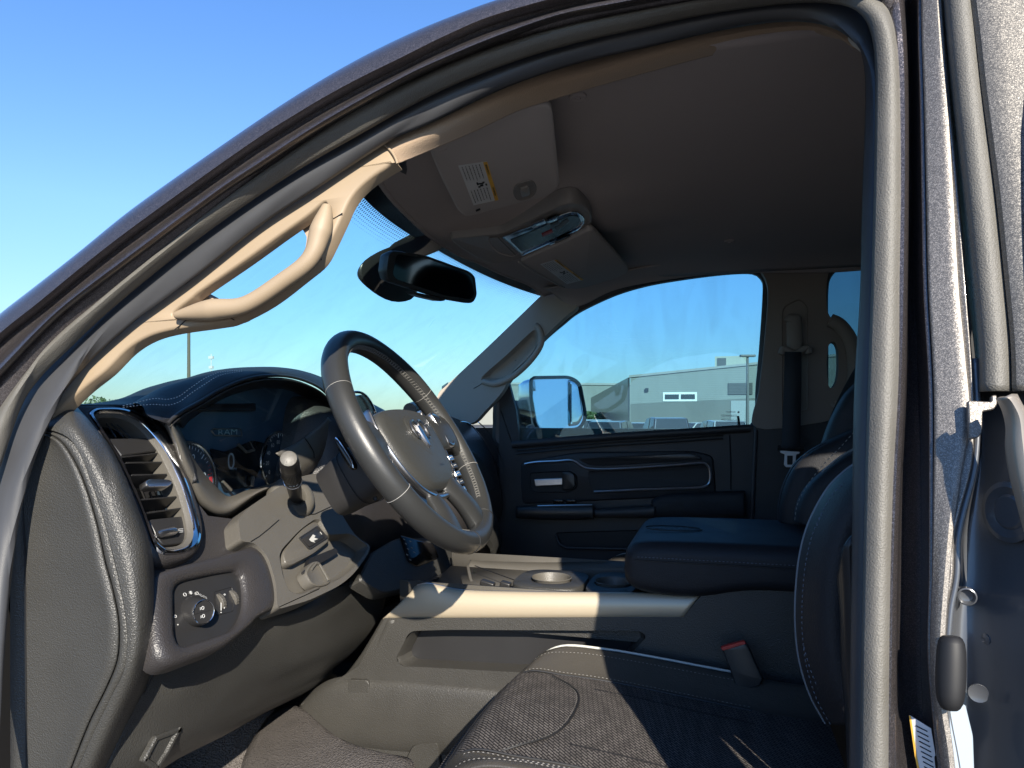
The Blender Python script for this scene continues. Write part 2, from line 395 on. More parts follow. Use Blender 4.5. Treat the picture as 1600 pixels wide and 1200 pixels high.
# rearward flank of the rail down the windscreen pillar (lower left corner of the opening)
# ------------------------------------------------------------------ B-pillar jamb
def vcol(pts, pl): return cv(pts, pl, 6)
jb = [
 ([(1393,30),(1401,80),(1405,150),(1407,300),(1405,450),(1404,600),(1395,750),(1390,900),(1388,1050),(1387,1260)], .690),
 ([(1400,-30),(1408,60),(1411,150),(1411,300),(1409,450),(1406,600),(1398,750),(1393,900),(1391,1050),(1390,1260)], .688),
 ([(1410,-30),(1414,60),(1417,150),(1417,300),(1415,450),(1413,600),(1405,750),(1402,900),(1402,1050),(1420,1260)], .712),
 ([(1425,-30),(1427,60),(1428,150),(1429,300),(1430,450),(1437,600),(1440,750),(1440,900),(1440,1050),(1452,1260)], .722),
 ([(1436,-30),(1436,60),(1437,150),(1439,300),(1440,450),(1450,600),(1454,750),(1455,900),(1454,1050),(1476,1260)], .705),
 ([(1442,-30),(1443,60),(1446,150),(1449,300),(1452,450),(1460,600),(1461,750),(1461,900),(1460,1050),(1484,1260)], .676),
]
m = loft([vcol(p, TY(y)) for p, y in jb], 60, 5)
pillar = put("door_pillar", m, m_paint, TRUCK, solid=.004, label="painted centre pillar jamb, its flange sparkling in the sun")
fl = [
 ([(1442,-30),(1443,60),(1446,150),(1449,300),(1452,450),(1460,600),(1461,750),(1461,900),(1460,1050),(1484,1260)], .676),
 ([(1462,-30),(1467,60),(1473,150),(1482,300),(1490,450),(1500,560),(1506,650),(1492,750),(1480,850),(1468,1050),(1482,1170),(1492,1260)], .668),
 ([(1464,-30),(1470,60),(1477,150),(1486,300),(1494,450),(1505,560),(1511,655),(1496,750),(1484,850),(1470,1050),(1484,1170),(1494,1260)], .672),
 ([(1468,-30),(1476,60),(1484,150),(1498,300),(1510,450),(1519,560),(1523,640),(1519,725),(1501,798),(1492,842),(1490,900),(1481,947),(1477,987),(1471,1067),(1477,1120),(1490,1190),(1500,1260)], .668),
]
m = loft([vcol(p, TY(y)) for p, y in fl], 90, 5)
m_sunlit_flake = flake("sunlit_flake_paint", (.17,.156,.142), .5, 1700, .22, .5, .3)  # lighter copy of the granite paint, sunlight put into the colour
put("pillar_flange", m, m_sunlit_flake, pillar, solid=.003)
# hooked tab at the belt line
m = M().plate(pj(rnd([(1512,626),(1549,628),(1549,618),(1557,617),(1558,632),(1552,640),(1535,643),(1534,676),(1528,684),(1515,686)], 3), TY(.654)), TY(.654), [(0,-.004),(0,0),(.0008,.001)])
put("pillar_tab", m, m_sunlit_flake, pillar)
# deep recess rearward of the flange, facing forwards
rec = [
 ([(1519,560),(1523,640),(1519,725),(1501,798),(1492,842),(1490,900),(1481,947),(1477,987),(1471,1067),(1477,1120),(1490,1190),(1500,1260)], TY(.668)),
 ([(1520,560),(1526,640),(1524,725),(1510,798),(1503,842),(1500,900),(1493,947),(1490,987),(1487,1067),(1491,1120),(1503,1190),(1512,1260)], TY(.70)),
 ([(1560,560),(1560,640),(1560,725),(1558,798),(1556,842),(1556,900),(1552,947),(1550,987),(1550,1067),(1552,1120),(1556,1190),(1560,1260)], TY(.69)),
 ([(1640,560),(1640,640),(1640,725),(1640,798),(1640,842),(1640,900),(1640,947),(1640,987),(1640,1067),(1640,1120),(1640,1190),(1640,1260)], TY(.645)),
]
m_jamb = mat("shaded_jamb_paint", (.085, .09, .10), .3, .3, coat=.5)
m = loft([cv(p, pl, 6) for p, pl in rec], 80, 6)
put("jamb_recess", m, m_jamb, pillar, solid=.004)
JP = PL(at(1556, 842, TY(.69)), at(1556,842,TY(.69)).cross(Vector((0,0,1))))  # helper value only
pA, pB = at(1555, 900, TY(.69)), at(1640, 900, TY(.645))
jn = (pB-pA).cross(Vector((0,0,1))).normalized()
if jn.x > 0: jn = -jn
JPL = (pA + jn*.001, jn)
m = M()
c = at(1577, 800, JPL); m.lathe(c, jn, [(.024,-.002),(.024,.002),(.020,.003),(.014,.0005),(.012,.002),(.0,.002)], 28)
put("embossed_boss", m, m_jamb, pillar)
c = at(1503, 926, TY(.69)); m = M().lathe(c + Vector((0,-.012,0)), (-.2,-1,0), [(.007,-.004),(.007,.002),(.006,.0025),(.0045,-.002),(0,-.003)], 20)
put("drain_hole", m, m_jamb, pillar)
# latch striker with its plate
m = M().plate(pj(rnd([(1536,950),(1640,946),(1640,1050),(1548,1048),(1534,1020)], 6), JPL), JPL, [(0,-.004),(0,.002),(.0015,.003)])
st = put("door_striker", m, m_jamb, TRUCK, label="latch striker plate with two bolts on the pillar")
c = at(1566, 1004, JPL)
m = M().lathe(c, jn, [(.017,.001),(.017,.005),(.014,.007),(.010,.003),(.0095,.008),(.006,.010),(0,.010)], 28); put("bolt", m, m_jamb, st)
c = at(1560, 998, JPL); m = M().lathe(c, jn, [(.005,.004),(.005,.013),(.002,.014),(0,.013)], 12); put("bolt", m, m_jamb, st)
m = M().tube([at(u, v, off(JPL, .004)) for u, v in [(1532,1040),(1548,1043),(1580,1044),(1640,1046)]], .0022, 8); put("ledge", m, m_jamb, st)
m = M().tube([at(u, v, off(JPL, .004)) for u, v in [(1524,955),(1545,958),(1556,962),(1558,970)]], .002, 8); put("ledge", m, m_jamb, st)
m = M().tube([at(u, v, off(JPL, .006)) for u, v in [(1545,1058),(1552,1063),(1565,1063),(1570,1058)]], .0024, 8); put("ledge", m, m_jamb, st)
c = at(1522, 1075, TY(.69)); m = M().lathe(c+Vector((0,-.01,0)), (-.3,-1,0), [(.007,0),(.007,.002),(.004,.001),(0,.001)], 16); put("bolt", m, m_jamb, st)
# rubber bump stop
m = M().tube([at(u, v, TY(.655)) for u, v in [(1486,992),(1487,1000),(1486,1030),(1485,1075),(1484,1100),(1485,1112)]], [.006,.0095,.0105,.0105,.009,.005], 16)
put("bump_stop", m, m_dark, TRUCK, sub=1, label="long rubber bump stop on the pillar jamb")
m = M().plate(pj(rnd([(1480,1106),(1508,1100),(1520,1150),(1524,1260),(1496,1260),(1484,1160)], 5), TY(.668)), TY(.668), [(0,-.004),(0,0),(.001,.001)])
put("jamb_gusset", m, mat("blue_lit_jamb_paint", (.30,.36,.42), .4), pillar)  # blue light on this panel is put into the paint colour
# tyre / paint label on the pillar
LP = PL(at(1440,1160,TY(.693)), (-.55,-1,0))
q = rnd([(1421,1117),(1455,1138),(1462,1180),(1460,1182),(1468,1260),(1446,1260),(1430,1180)], 1)
m = M().plate(pj(q, LP), LP, [(0,.0),(0,.0006)]); lb = put("tyre_label", m, m_paper, TRUCK, label="white paper label with a yellow edge low on the pillar")
m = M().plate(pj([(1421,1117),(1424,1119),(1433,1180),(1449,1260),(1446,1260),(1430,1180)], LP), LP, [(0,.0008),(0,.0012)]); put("label_edge", m, m_yel, lb)
m = M()
for k in range(9):
    v = 1134 + k*8; m.tube([at(1431+k*1.6, v, off(LP,.001)), at(1449+k*1.4, v+9, off(LP,.001))], .0005, 4)
put("label_text", m, m_dark, lb)
# dark red strip glimpsed behind the seal
m = M().plate(pj([(1385,1060),(1392,1078),(1402,1120),(1414,1170),(1426,1260),(1385,1260)], TY(.715)), TY(.715), [(0,-.004),(0,.0)])
put("red_strip", m, mat("dark_red_strip", (.10,.018,.03), .5), TRUCK, label="dark red strip behind the seal foot")
# ------------------------------------------------------------------ rear door edge: glass seal and painted frame
RDn = TY(.60)
rb = [
 ([(1466,-30),(1478,60),(1488,150),(1504,300),(1519,450),(1530,540),(1536,612)], TY(.72)),
 ([(1480,-30),(1488,60),(1497,150),(1514,300),(1529,450),(1537,540),(1539,612)], TY(.665)),
 ([(1496,-30),(1504,60),(1513,150),(1530,300),(1545,450),(1553,540),(1555,612)], TY(.652)),
 ([(1512,-30),(1521,60),(1530,150),(1548,300),(1563,450),(1570,540),(1572,612)], TY(.656)),
 ([(1521,-30),(1531,60),(1541,150),(1560,300),(1575,450),(1582,540),(1583,612)], TY(.668)),
]
m = loft([cv(p, pl, 6) for p, pl in rb], 60, 5); 
rd = put("rear_door", M().grid([cv([(1588,-40),(1590,300),(1598,480),(1604,640),(1612,1260)], TY(.660)), cv([(1700,-40),(1700,300),(1700,480),(1700,640),(1700,1260)], TY(.650))]), m_paint, TRUCK, solid=.02, label="front edge of the closed rear door")
put("glass_seal", m, m_rub, rd, solid=.004)
fr = [
 ([(1524,-30),(1534,60),(1544,150),(1563,300),(1578,450),(1586,540),(1588,612)], TY(.672)),
 ([(1526,-30),(1537,60),(1547,150),(1566,300),(1581,450),(1589,540),(1591,612)], TY(.656)),
 ([(1536,-30),(1547,60),(1557,150),(1576,300),(1591,450),(1599,540),(1601,612)], TY(.646)),
 ([(1700,-30),(1700,60),(1700,150),(1700,300),(1700,450),(1700,540),(1700,612)], TY(.640)),
]
m = loft([cv(p, pl, 6) for p, pl in fr], 60, 5)
m_sunlit_flake = flake("sunlit_flake_paint", (.12,.112,.10), .5, 1700, .18, .5, .3)  # lit copy of the body paint, its sunny brightness put into the colour
put("window_frame", m, m_sunlit_flake, rd, solid=.004)
m = loft([cv([(1562,620),(1572,640),(1578,668),(1577,700),(1583,740),(1596,790),(1615,860)], TY(.62), 6),
          cv([(1572,619),(1582,632),(1592,655),(1596,690),(1602,740),(1612,790),(1630,860)], TY(.605), 6),
          cv([(1583,618),(1590,632),(1600,650),(1612,690),(1620,740),(1630,790),(1650,860)], TY(.62), 6)], 40, 5)
put("hinge_strap", m, mat("galvanised_bracket", (.34,.30,.25), .45, .6), rd, solid=.003)
# ------------------------------------------------------------------ cab shell that keeps the light out
def boxy(name, a, b, mt, label=None):
    a = Vector(a); b = Vector(b)
    return put(name, M().box((a+b)/2, [abs(x) for x in (b-a)]), mt, TRUCK, bevel=.004, label=label)
# roof skin follows the rail on the driver's side
rt = resamp(c0, 60)
far = [Vector((min(p.x, 1.3), 2.36, .455)) for p in rt]; rt = [p - Vector((0,-.004,.006)) for p in rt]
rows = [[p.lerp(q, t) + Vector((0,0,.03*math.sin(math.pi*t)**2)) for p, q in zip(rt, far)] for t in [0,.03,.1,.25,.4,.6,.8,.93,1]]
sel = [i for i, p in enumerate(rt) if p.x > -.50]
rows = [[r[i] for i in sel] + [Vector((1.3, r[sel[-1]].y, r[sel[-1]].z))] for r in rows]
put("roof", M().grid(rows), m_paint, TRUCK, solid=.006)
boxy("cab_floor", (-1.3,.74,-.93), (1.35,2.3,-.89), m_carpet)
boxy("rear_wall", (1.28,.7,-.9), (1.33,2.34,.05), m_paint)
boxy("rear_door_inner", (.34,.66,-.93), (1.33,.72,.05), m_dark)
# the rear door's glass above it, and its lock pillar
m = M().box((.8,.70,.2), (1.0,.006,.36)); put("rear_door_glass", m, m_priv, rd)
# outer skin of the rear door with a shallow crease, and its belt moulding
rows = []
for z, y in ((-.95,.628),(-.80,.624),(-.62,.622),(-.60,.630),(-.40,.634),(-.22,.638),(-.20,.630),(-.05,.640),(.02,.652),(.05,.668)):
    rows.append([Vector((x, y + .01*((x-.8)/.6)**2, z)) for x in [.335+.05*i for i in range(22)]])
put("door_skin", M().grid(rows), m_paint, rd, solid=.004)
put("belt_moulding", M().tube([Vector((x, .668, .056)) for x in (.34,.7,1.1,1.38)], .010, 10, flat=.6), m_rub2, rd)
hb = M().tube(cat([Vector((x, y, -.14)) for x, y in ((1.02,.640),(1.04,.612),(1.10,.600),(1.18,.600),(1.24,.612),(1.26,.640))], 5), .011, 12); put("door_handle", hb, m_paint, rd)
boxy("centre_pillar_body", (.20,.775,-.93), (.36,.84,.42), m_dark)
boxy("firewall", (-1.40,.72,-.93), (-1.34,2.3,-.06), m_dark)
boxy("cowl_side", (-1.36,.70,-.93), (-.93,.765,-.03), m_dark)
# ------------------------------------------------------------------ windscreen pillar trim with the grab handle
PT = TY(.742)
top = [(63,667),(92,618),(133,570),(200,510),(250,473),(300,436),(400,356),(480,303),(540,262),(602,222)]
top = [(u-3, v-6) for u, v in top]
bot = [(620,255),(587,275),(562,296),(547,316),(536,340),(519,376),(502,407),(474,431),(420,472),(366,500),(335,507),(273,516),(233,527),(200,547),(167,580),(133,607),(100,638),(70,668)]
outl = cat([Vector((u, v)) for u, v in top], 4) + cat([Vector((u, v)) for u, v in bot], 4)
hole = [(272,492),(300,468),(316,455),(386,407),(440,368),(480,340),(508,318),(513,330),(508,352),(500,378),(488,400),(462,425),(420,455),(372,486),(330,494),(295,497)]
holeL = cat([Vector(p) for p in hole], 5, True)
m = M()
# front face with a hole: fill between two loops
A = [at(p.x, p.y, PT) for p in outl]; B = [at(p.x, p.y, PT) for p in holeL]
tris = tessellate_polygon([A, B]); allp = A + B; n = PT[1]
def inset3(loop, d, sgn):
    out = []; L = len(loop)
    for i in range(L):
        t = (loop[(i+1) % L]-loop[i-1])
        s_ = t.cross(n).normalized()*sgn
        out.append(loop[i]+s_*d)
    return out
arA = sum((a.cross(b)).dot(n) for a, b in zip(A, A[1:]+A[:1]))
sA = -1 if arA > 0 else 1
arB = sum((a.cross(b)).dot(n) for a, b in zip(B, B[1:]+B[:1]))
sB = 1 if arB > 0 else -1
A1 = inset3(A, .004, sA); B1 = inset3(B, .003, sB)
m.add([p + n*.004 for p in A1 + B1], [tuple(t) for t in tris])
A15 = inset3(A, .0012, sA); B15 = inset3(B, .001, sB)
m.grid([[p + n*.004 for p in A1], [p + n*.0028 for p in A15], A, [p - n*.016 for p in A]], closed=True)
m.grid([[p + n*.004 for p in B1], [p + n*.0028 for p in B15], B, [p - n*.014 for p in B]], closed=True)
ap = put("windscreen_pillar_trim", m, m_beige, TRUCK, label="sunlit tan pillar trim on the driver side", smooth=50)
# sculpted grip
path = cv([(274,493),(300,489),(335,484),(372,480),(400,468),(440,441),(474,416),(490,395),(499,368),(507,340),(511,320)], TY(.728), 8)
K = len(path)
rad = [.0086*min(1, .25+4*(i/K))*min(1, .25+4*(1-i/K)) + .002 for i in range(K)]
rad = [r*(1 + .35*math.exp(-((i/K-.15)/.12)**2) + .35*math.exp(-((i/K-.86)/.12)**2)) for i, r in enumerate(rad)]
m = M().tube(path, rad, 18)
put("grab_handle", m, m_beige, ap, sub=1)
# dark webs at both ends of the opening
mw = mat("web_plastic", (.36,.27,.20), .6)
for q in ([(272,492),(300,466),(316,453),(324,462),(348,471),(372,474),(368,490),(330,498)], [(470,345),(508,316),(516,330),(506,366),(496,388),(478,392),(479,370)]):
    pl = TY(.762); m = M().plate(cv(q, pl, 4, True), pl, [(0,-.03),(0,0)]); put("handle_web", m, mw, ap)
# seams of the handle base
def groove(pts, pl, r=.0007): return M().tube(cv(pts, pl), r, 5)
for pts in ([(274,495),(300,500),(335,500),(368,493),(420,460),(470,424),(487,410),(503,375),(511,345),(513,330)], [(294,497),(283,507),(273,515)], [(356,495),(366,500)], [(511,345),(522,341),(535,333)], [(499,397),(502,406)]):
    put("seam", groove(pts, off(PT, .0045)), m_dark, ap)
# joint with the headliner cloth
m = M().tube(cv([(601,226),(611,236),(618,247),(621,256)], off(PT,.005)), .0016, 8); put("joint_bead", m, m_beige, ap)
# ------------------------------------------------------------------ cloth roof rail above the door
ru = [(598,224),(662,192),(775,136),(887,97),(1000,70),(1080,50),(1150,35),(1225,25),(1290,28),(1335,48),(1352,84)]
rl = [(619,257),(674,232),(740,203),(805,172),(850,157),(925,134),(1000,113),(1112,83),(1225,59),(1270,56),(1319,58),(1350,75)]
ry = lambda u: .744 + .032*min(1, max(0, (u-700)/170))
cu_ = cv([(u, v, TY(ry(u))) for u, v in ru], None); cm_ = cv([((a[0]*.55+b[0]*.45), a[1]*.55+b[1]*.45, TY(ry(a[0])-.002)) for a, b in zip(ru, rl)], None); cl_ = cv([(u, v, TY(ry(u)+.03*min(1, max(.2, (u-620)/90)))) for u, v in rl], None)
m = loft([cu_, cm_, cl_], 90, 8)
put("roof_rail_trim", m, m_fab, TRUCK, solid=.003, label="tan cloth rail above the driver door, its front end in the sun")
# small light corner of the pillar trim
m = M().plate(pj(rnd([(1329,36),(1345,42),(1356,62),(1358,78),(1346,70),(1333,60),(1327,52)], 4), TY(.736)), TY(.736), [(0,-.01),(0,.0),(.002,.002)])
put("pillar_cap", m, mat("light_grey_plastic", (.42,.40,.36), .6), TRUCK, label="light cap at the top of the centre pillar trim")
# ------------------------------------------------------------------ headliner
def hz(x, y):
    """height of the headliner"""
    z = .432
    f = max(0, (-.18-x)/.40); z -= .054*min(1, f)**1.6                  # falls to the windscreen
    s = max(0, (y-2.02)/.22); z -= .045*s*s                              # falls to the passenger side
    s = max(0, (1.0-y)/.14); z -= .006*s*s
    r = max(0, (x-.95)/.35); z -= .08*r*r
    b = math.exp(-((y-1.50)/.17)**4)*min(1, max(0, (-.02-x)/.22))       # console swelling between the visors
    z -= .024*b*max(0, 1-f*f*.6)
    return z
ys = [.862 + i*(2.185-.862)/64 for i in range(65)]
def front(y): return -.585 + (.16 if y < 1.5 else .065)*(abs(y-1.5)/.70)**2.6
rows = []
for y in ys:
    xf = front(y); rows.append([Vector((x, y, hz(x, y))) for x in [xf + (1.28-xf)*(i/60)**1.25 for i in range(61)]])
m = M().grid(rows)
hl = put("headliner", m, m_head, TRUCK, solid=.008, soloff=1, label="dark cloth headliner")
# front edge roll against the windscreen
m = M().tube([Vector((front(y)+.002, y, hz(front(y), y)+.004)) for y in ys], .006, 10)
put("headliner_edge", m, m_head, hl)
def hat(u, v, dz=0.0, it=12):
    """point where a view ray meets the headliner"""
    z = .40
    for _ in range(it):
        p = at(u, v, Z(z)); z = hz(p.x, p.y) + dz
    return at(u, v, Z(z))
for u, v, r in ((903,149,.012),(1140,376,.014)):
    p = hat(u, v); m = M().lathe(p, (0,0,-1), [(r,-.002),(r,.003),(r*.8,.005),(r*.35,.004),(r*.3,.006),(0,.006)], 24)
    m.v = [Vector((q.x*1.0, q.y, q.z)) for q in m.v]
    put("coat_hook_base", m, m_head, hl)
# ------------------------------------------------------------------ visors
def visor(outline, pl, lbl, stick, sticklbl, yellow_side, clip=None, thick=.018):
    lp = cv([], pl) if False else pj(rnd(outline, [6,10,10,22,16,12,8,8,8], 6), pl)
    m = M().plate(lp, pl, [(.006,-thick),(0,-thick*.6),(0,-.003),(.0015,-.001),(.006,.0)])
    v = put("sun_visor", m, m_visor, TRUCK, label=lbl, smooth=50)
    a, b, c, d = [at(*q, off(pl, .0006)) for q in stick]      # corners in order round the label
    sp = off(pl, .0003)
    m = M().plate([a, b, c, d], off(pl, .0003), [(0,0),(0,.0004)]); s_ = put("warning_label", m, m_paper, v, label=sticklbl, smooth=0)
    def q(s, t): return a.lerp(b, s).lerp(d.lerp(c, s), t) + pl[1]*.0006
    mm = M(); e = [q(.86,0), q(1,0), q(1,1), q(.86,1)]; mm.add(e, [(0,1,2,3)]); put("yellow_band", mm, m_yel, v, smooth=0)
    mm = M()
    for blk in ((.03,.40),(.60,.97)):
        for k in range(6):
            s0 = .10 + k*.12
            L = blk[1]-blk[0]; t1 = blk[0] + L*random.uniform(.75,1.0)
            w_ = .028
            t = blk[0]
            while t < t1:
                dt = min(random.uniform(.015,.06), t1-t)
                mm.add([q(s0,t), q(s0+w_,t), q(s0+w_,t+dt), q(s0,t+dt)], [(0,1,2,3)]); t += dt + .012
    # pictogram and headings
    for s0, t0, s1, t1 in ((.40,.43,.46,.50),(.46,.46,.66,.49),(.50,.50,.62,.55),(.62,.44,.70,.47),(.70,.50,.76,.55),(.42,.53,.50,.57),(.90,.06,.96,.30),(.90,.62,.96,.86)):
        mm.add([q(s0,t0), q(s1,t0), q(s1,t1), q(s0,t1)], [(0,1,2,3)])
    put("label_print", mm, m_dark, v, smooth=0)
    r = ((d-a).normalized()); u_ = (a-b).normalized()
    mm = M(); return v
VD = PL((-.33, 1.08, .372), (.12, -.03, -1))
vd = visor([(671,236),(700,221),(831,165),(862,164),(876,296),(850,309),(727,340),(716,331),(690,281)], VD, "driver sun visor with a white and yellow warning label, nearest the pillar",
      [(716,259),(761,252),(779,312),(740,321)], "white warning label with a yellow band", 1)
# oval garage-door button
m = M(); c = at(820,298,off(VD,.001)); e1 = (at(838,292,off(VD,.001))-c); e2 = (at(823,311,off(VD,.001))-c)
pts = [c + e1*math.copysign(abs(math.cos(a))**.7, math.cos(a)) + e2*math.copysign(abs(math.sin(a))**.9, math.sin(a)) for a in [2*math.pi*k/36 for k in range(36)]]
m.plate(pts, off(VD,.0), [(0,-.001),(0,.001),(.001,.002),(.002,.0012),(.003,.001)]); put("button_bezel", m, mat("visor_plastic", (.20,.18,.165), .5), vd)
m = M().plate(pj(rnd([(812,294),(826,290),(828,303),(815,307)], 3), off(VD,.002)), off(VD,.002), [(0,-.001),(0,.0015),(.0008,.002)]); put("button", m, mat("visor_button", (.26,.24,.22), .4), vd)
m = M().tube([at(683,232,off(VD,-.004)), at(694,229,off(VD,-.004)), at(700,222,off(VD,-.010))], .0055, 12); put("visor_pivot", m, m_visor, vd)
m = M().add([at(743,328,off(VD,.001)), at(750,325,off(VD,.001)), at(751,328,off(VD,.001)), at(744,331,off(VD,.001))], [(0,1,2,3)]); put("visor_mark", m, m_dark, vd, smooth=0)
VP = PL((-.36, 1.85, .372), (.10, .02, -1))
vp = visor([(812,409),(889,376),(925,358),(986,424),(966,434),(905,453),(882,451)], VP, "passenger sun visor with a dim warning label, beyond the overhead console",
      [(844,413),(869,405),(912,437),(886,444)], "dim warning label", 1)
m = M().tube(cv([(810,409),(822,418),(845,431),(870,444),(882,450)], off(VP,.001)), .0022, 8); put("visor_edge", m, m_visor, vp)
# ------------------------------------------------------------------ overhead console
OC = PL((-.42, 1.46, .372), (.10, -.02, -1))
o_out = rnd([(700,373),(784,365),(880,318),(903,316),(924,330),(926,352),(900,372),(815,404),(770,414),(742,402),(716,386)], [10,8,12,10,10,10,12,10,12,10,10], 5)
m = M().plate(pj(o_out, OC), OC, [(0,-.03),(0,-.004),(.002,-.001),(.005,0),(.008,-.001)])
oc = put("overhead_console", m, mat("overhead_plastic", (.26,.235,.22), .5, bump=[('n',1200,.1,.0002)]), TRUCK, label="overhead console with chrome edged switch panel")
m = M().plate(pj(rnd([(784,369),(850,344),(890,329),(906,330),(915,344),(908,356),(880,370),(816,398)], [1,4,8,8,8,8,8,1], 5), OC), OC, [(0,.0),(.0,.002),(.0008,.003),(.0022,.003),(.003,.001),(.0035,.0012)])
put("chrome_surround", m, m_chrome, oc)
m = M().plate(pj(rnd([(797,374),(850,352),(892,335),(903,336),(909,346),(902,353),(860,373),(815,392)], [1,4,6,6,6,6,6,1], 5), OC), off(OC,.0016), [(0,.0),(0,.0006)])
put("switch_panel", m, m_black, oc)
def quad(pts, pl, mt, nm, par, h=.001, **k): 
    return put(nm, M().plate(pj(pts, pl), pl, [(0,0),(0,h),(h*.4,h*1.2)]), mt, par, **k)
quad([(829,350),(850,341),(853,347),(833,356)], off(OC,.003), m_chrome, "map_light_button", oc, .002)
quad([(852,344),(868,337),(871,342),(856,349)], off(OC,.0035), m_chrome, "map_light_button", oc, .002)
quad([(854,341),(870,334),(873,338),(857,345)], off(OC,.0028), m_black, "map_light_button", oc, .002)
quad([(857,380),(866,376),(868,380),(859,384)], off(OC,.003), m_chrome, "map_light_button", oc, .002)
quad([(869,374),(890,365),(892,369),(871,378)], off(OC,.0028), m_black, "map_light_button", oc, .002)
quad([(846,365),(862,358),(864,363),(848,370)], off(OC,.0024), mat("red_lamp_print", (.32,.03,.04), .4), "emergency_call_button", oc, .0006)
quad([(866,356),(886,341),(889,345),(871,360)], off(OC,.0024), mat("grey_button", (.10,.11,.12), .4), "assist_button", oc, .0006)
quad([(860,350),(872,345),(874,350),(862,356)], off(OC,.0024), mat("grey_button_small", (.07,.08,.09), .4), "assist_button", oc, .0006)
m = M().plate(pj(rnd([(762,372),(784,371),(812,397),(800,402),(780,397),(768,387)], 4), off(OC,.001)), off(OC,.001), [(0,0),(.001,-.001),(.003,-.003)]); put("lamp_recess", m, m_visor, oc)
for a, b in (((778,371),(806,399)), ((787,371),(815,398))):
    m = M().tube([at(*a, off(OC,.0012)), at(*b, off(OC,.0012))], .0006, 6); put("console_seam", m, m_dark, oc)
# ------------------------------------------------------------------ windscreen: glass, black border, passenger pillar
def wsx(y, z):   # windscreen surface
    f = (.40 - z)
    return front(y) - .008 - f*(1.34 if y < 1.5 else 1.24) - .03*math.exp(-((y-1.5)/.5)**2)*f
rows = []
for i in range(17):
    z = .405 - i*(.405+.10)/16; rows.append([Vector((wsx(y, z), y, z)) for y in [.815 + j*(2.30-.815)/30 for j in range(31)]])
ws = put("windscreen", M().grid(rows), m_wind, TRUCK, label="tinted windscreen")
m = M(); rr = []
for i in range(4):
    z = .405 - i*.010; rr.append([Vector((wsx(y, z)+.003, y, z)) for y in [.83 + j*(2.26-.83)/40 for j in range(41)]])
put("black_border", m.grid(rr), m_black, ws)
# dotted shading under the border (many small dots)
m = M()
for j in range(150):
    y = .84 + j*(1.40/150)
    for i in range(7):
        z = .373 - i*.0042 ; s_ = .0017*(1 - i/8.5)
        yy = y + (.0048 if i % 2 else 0)
        p = Vector((wsx(yy, z)+.003, yy, z)); u_ = Vector((wsx(yy, z+s_)-wsx(yy, z), 0, s_)); l_ = Vector((0, s_, 0))
        m.add([p-u_-l_, p+l_-u_, p+u_+l_, p+u_-l_], [(0,1,2,3)])
db = put("border_dots", m, m_black, ws, smooth=0); db["kind"] = "stuff"
# ------------------------------------------------------------------ rear-view mirror and camera cover
mp0, mp1 = Vector((-.607,1.27,0)), Vector((-.525,1.50,0))
mn = (mp1-mp0).cross(Vector((0,0,1))).normalized(); mn = mn if mn.x > 0 else -mn
MP = PL(at(612,415,X(-.607)), mn + Vector((0,0,-.12)))
mo = rnd([(607,396),(616,391),(667,399),(735,424),(743,432),(746,462),(740,473),(733,474),(697,468),(608,440),(603,424)], [5,6,10,8,8,8,4,6,10,6,6], 5)
m = M().plate(pj(mo, MP), MP, [(.014,-.034),(.004,-.026),(0,-.012),(0,-.003),(.0015,0),(.003,0)])
rm = put("rear_view_mirror", m, m_plastic_sm, TRUCK, label="black rear view mirror under the windscreen header")
m = M().plate(pj(rnd([(620,397),(667,404),(732,428),(738,435),(741,460),(736,468),(697,462),(618,436),(613,428)], 6), MP), off(MP,.0006), [(0,-.001),(0,.0004)])
put("mirror_face", m, mat("dark_mirror", (.10,.12,.15), .05, 1.0), rm)
m = M().plate(pj(rnd([(646,455),(697,467),(701,464),(697,470),(690,471),(664,465),(650,460)], 2), MP), off(MP,-.004), [(0,-.02),(0,0),(.001,.001)]); put("button_strip", m, m_plastic_sm, rm)
def ell(c, a, b, n=20): return [c + a*math.cos(2*math.pi*k/n) + b*math.sin(2*math.pi*k/n) for k in range(n)]
# camera cover: body hanging below the glass, arm running up to the header
cp = lambda u, v, x=-.68: at(u, v, X(x))
secs = []
for (u0,v0),(u1,v1),x in (((560,428),(562,436),-.70),((567,417),(572,446),-.685),((578,404),(586,458),-.675),((594,393),(603,470),-.665),((612,385),(622,474),-.655),((630,379),(640,470),-.645),((640,375),(647,462),-.64)):
    a, b = at(u0, v0, X(x)), at(u1, v1, X(x)); c = (a+b)/2; h = (a-b)/2
    secs.append(ell(c, h, Vector((.008,.035,0))*(min(1, h.length/.03))))
m = M().grid(secs, 0, True, True); put("camera_cover", m, m_plastic_sm, rm, sub=1)
secs = []
for (u0,v0),(u1,v1),x in (((610,385),(616,410),-.650),((634,374),(640,402),-.635),((655,360),(664,401),-.622),((672,356),(688,388),-.600),((688,362),(700,380),-.585)):
    a, b = at(u0, v0, X(x)), at(u1, v1, X(x)); c = (a+b)/2; h = (a-b)/2
    secs.append(ell(c, h, Vector((.006,.03,0))))
m = M().grid(secs, 0, True, True); put("mirror_arm", m, m_plastic_sm, rm, sub=1)
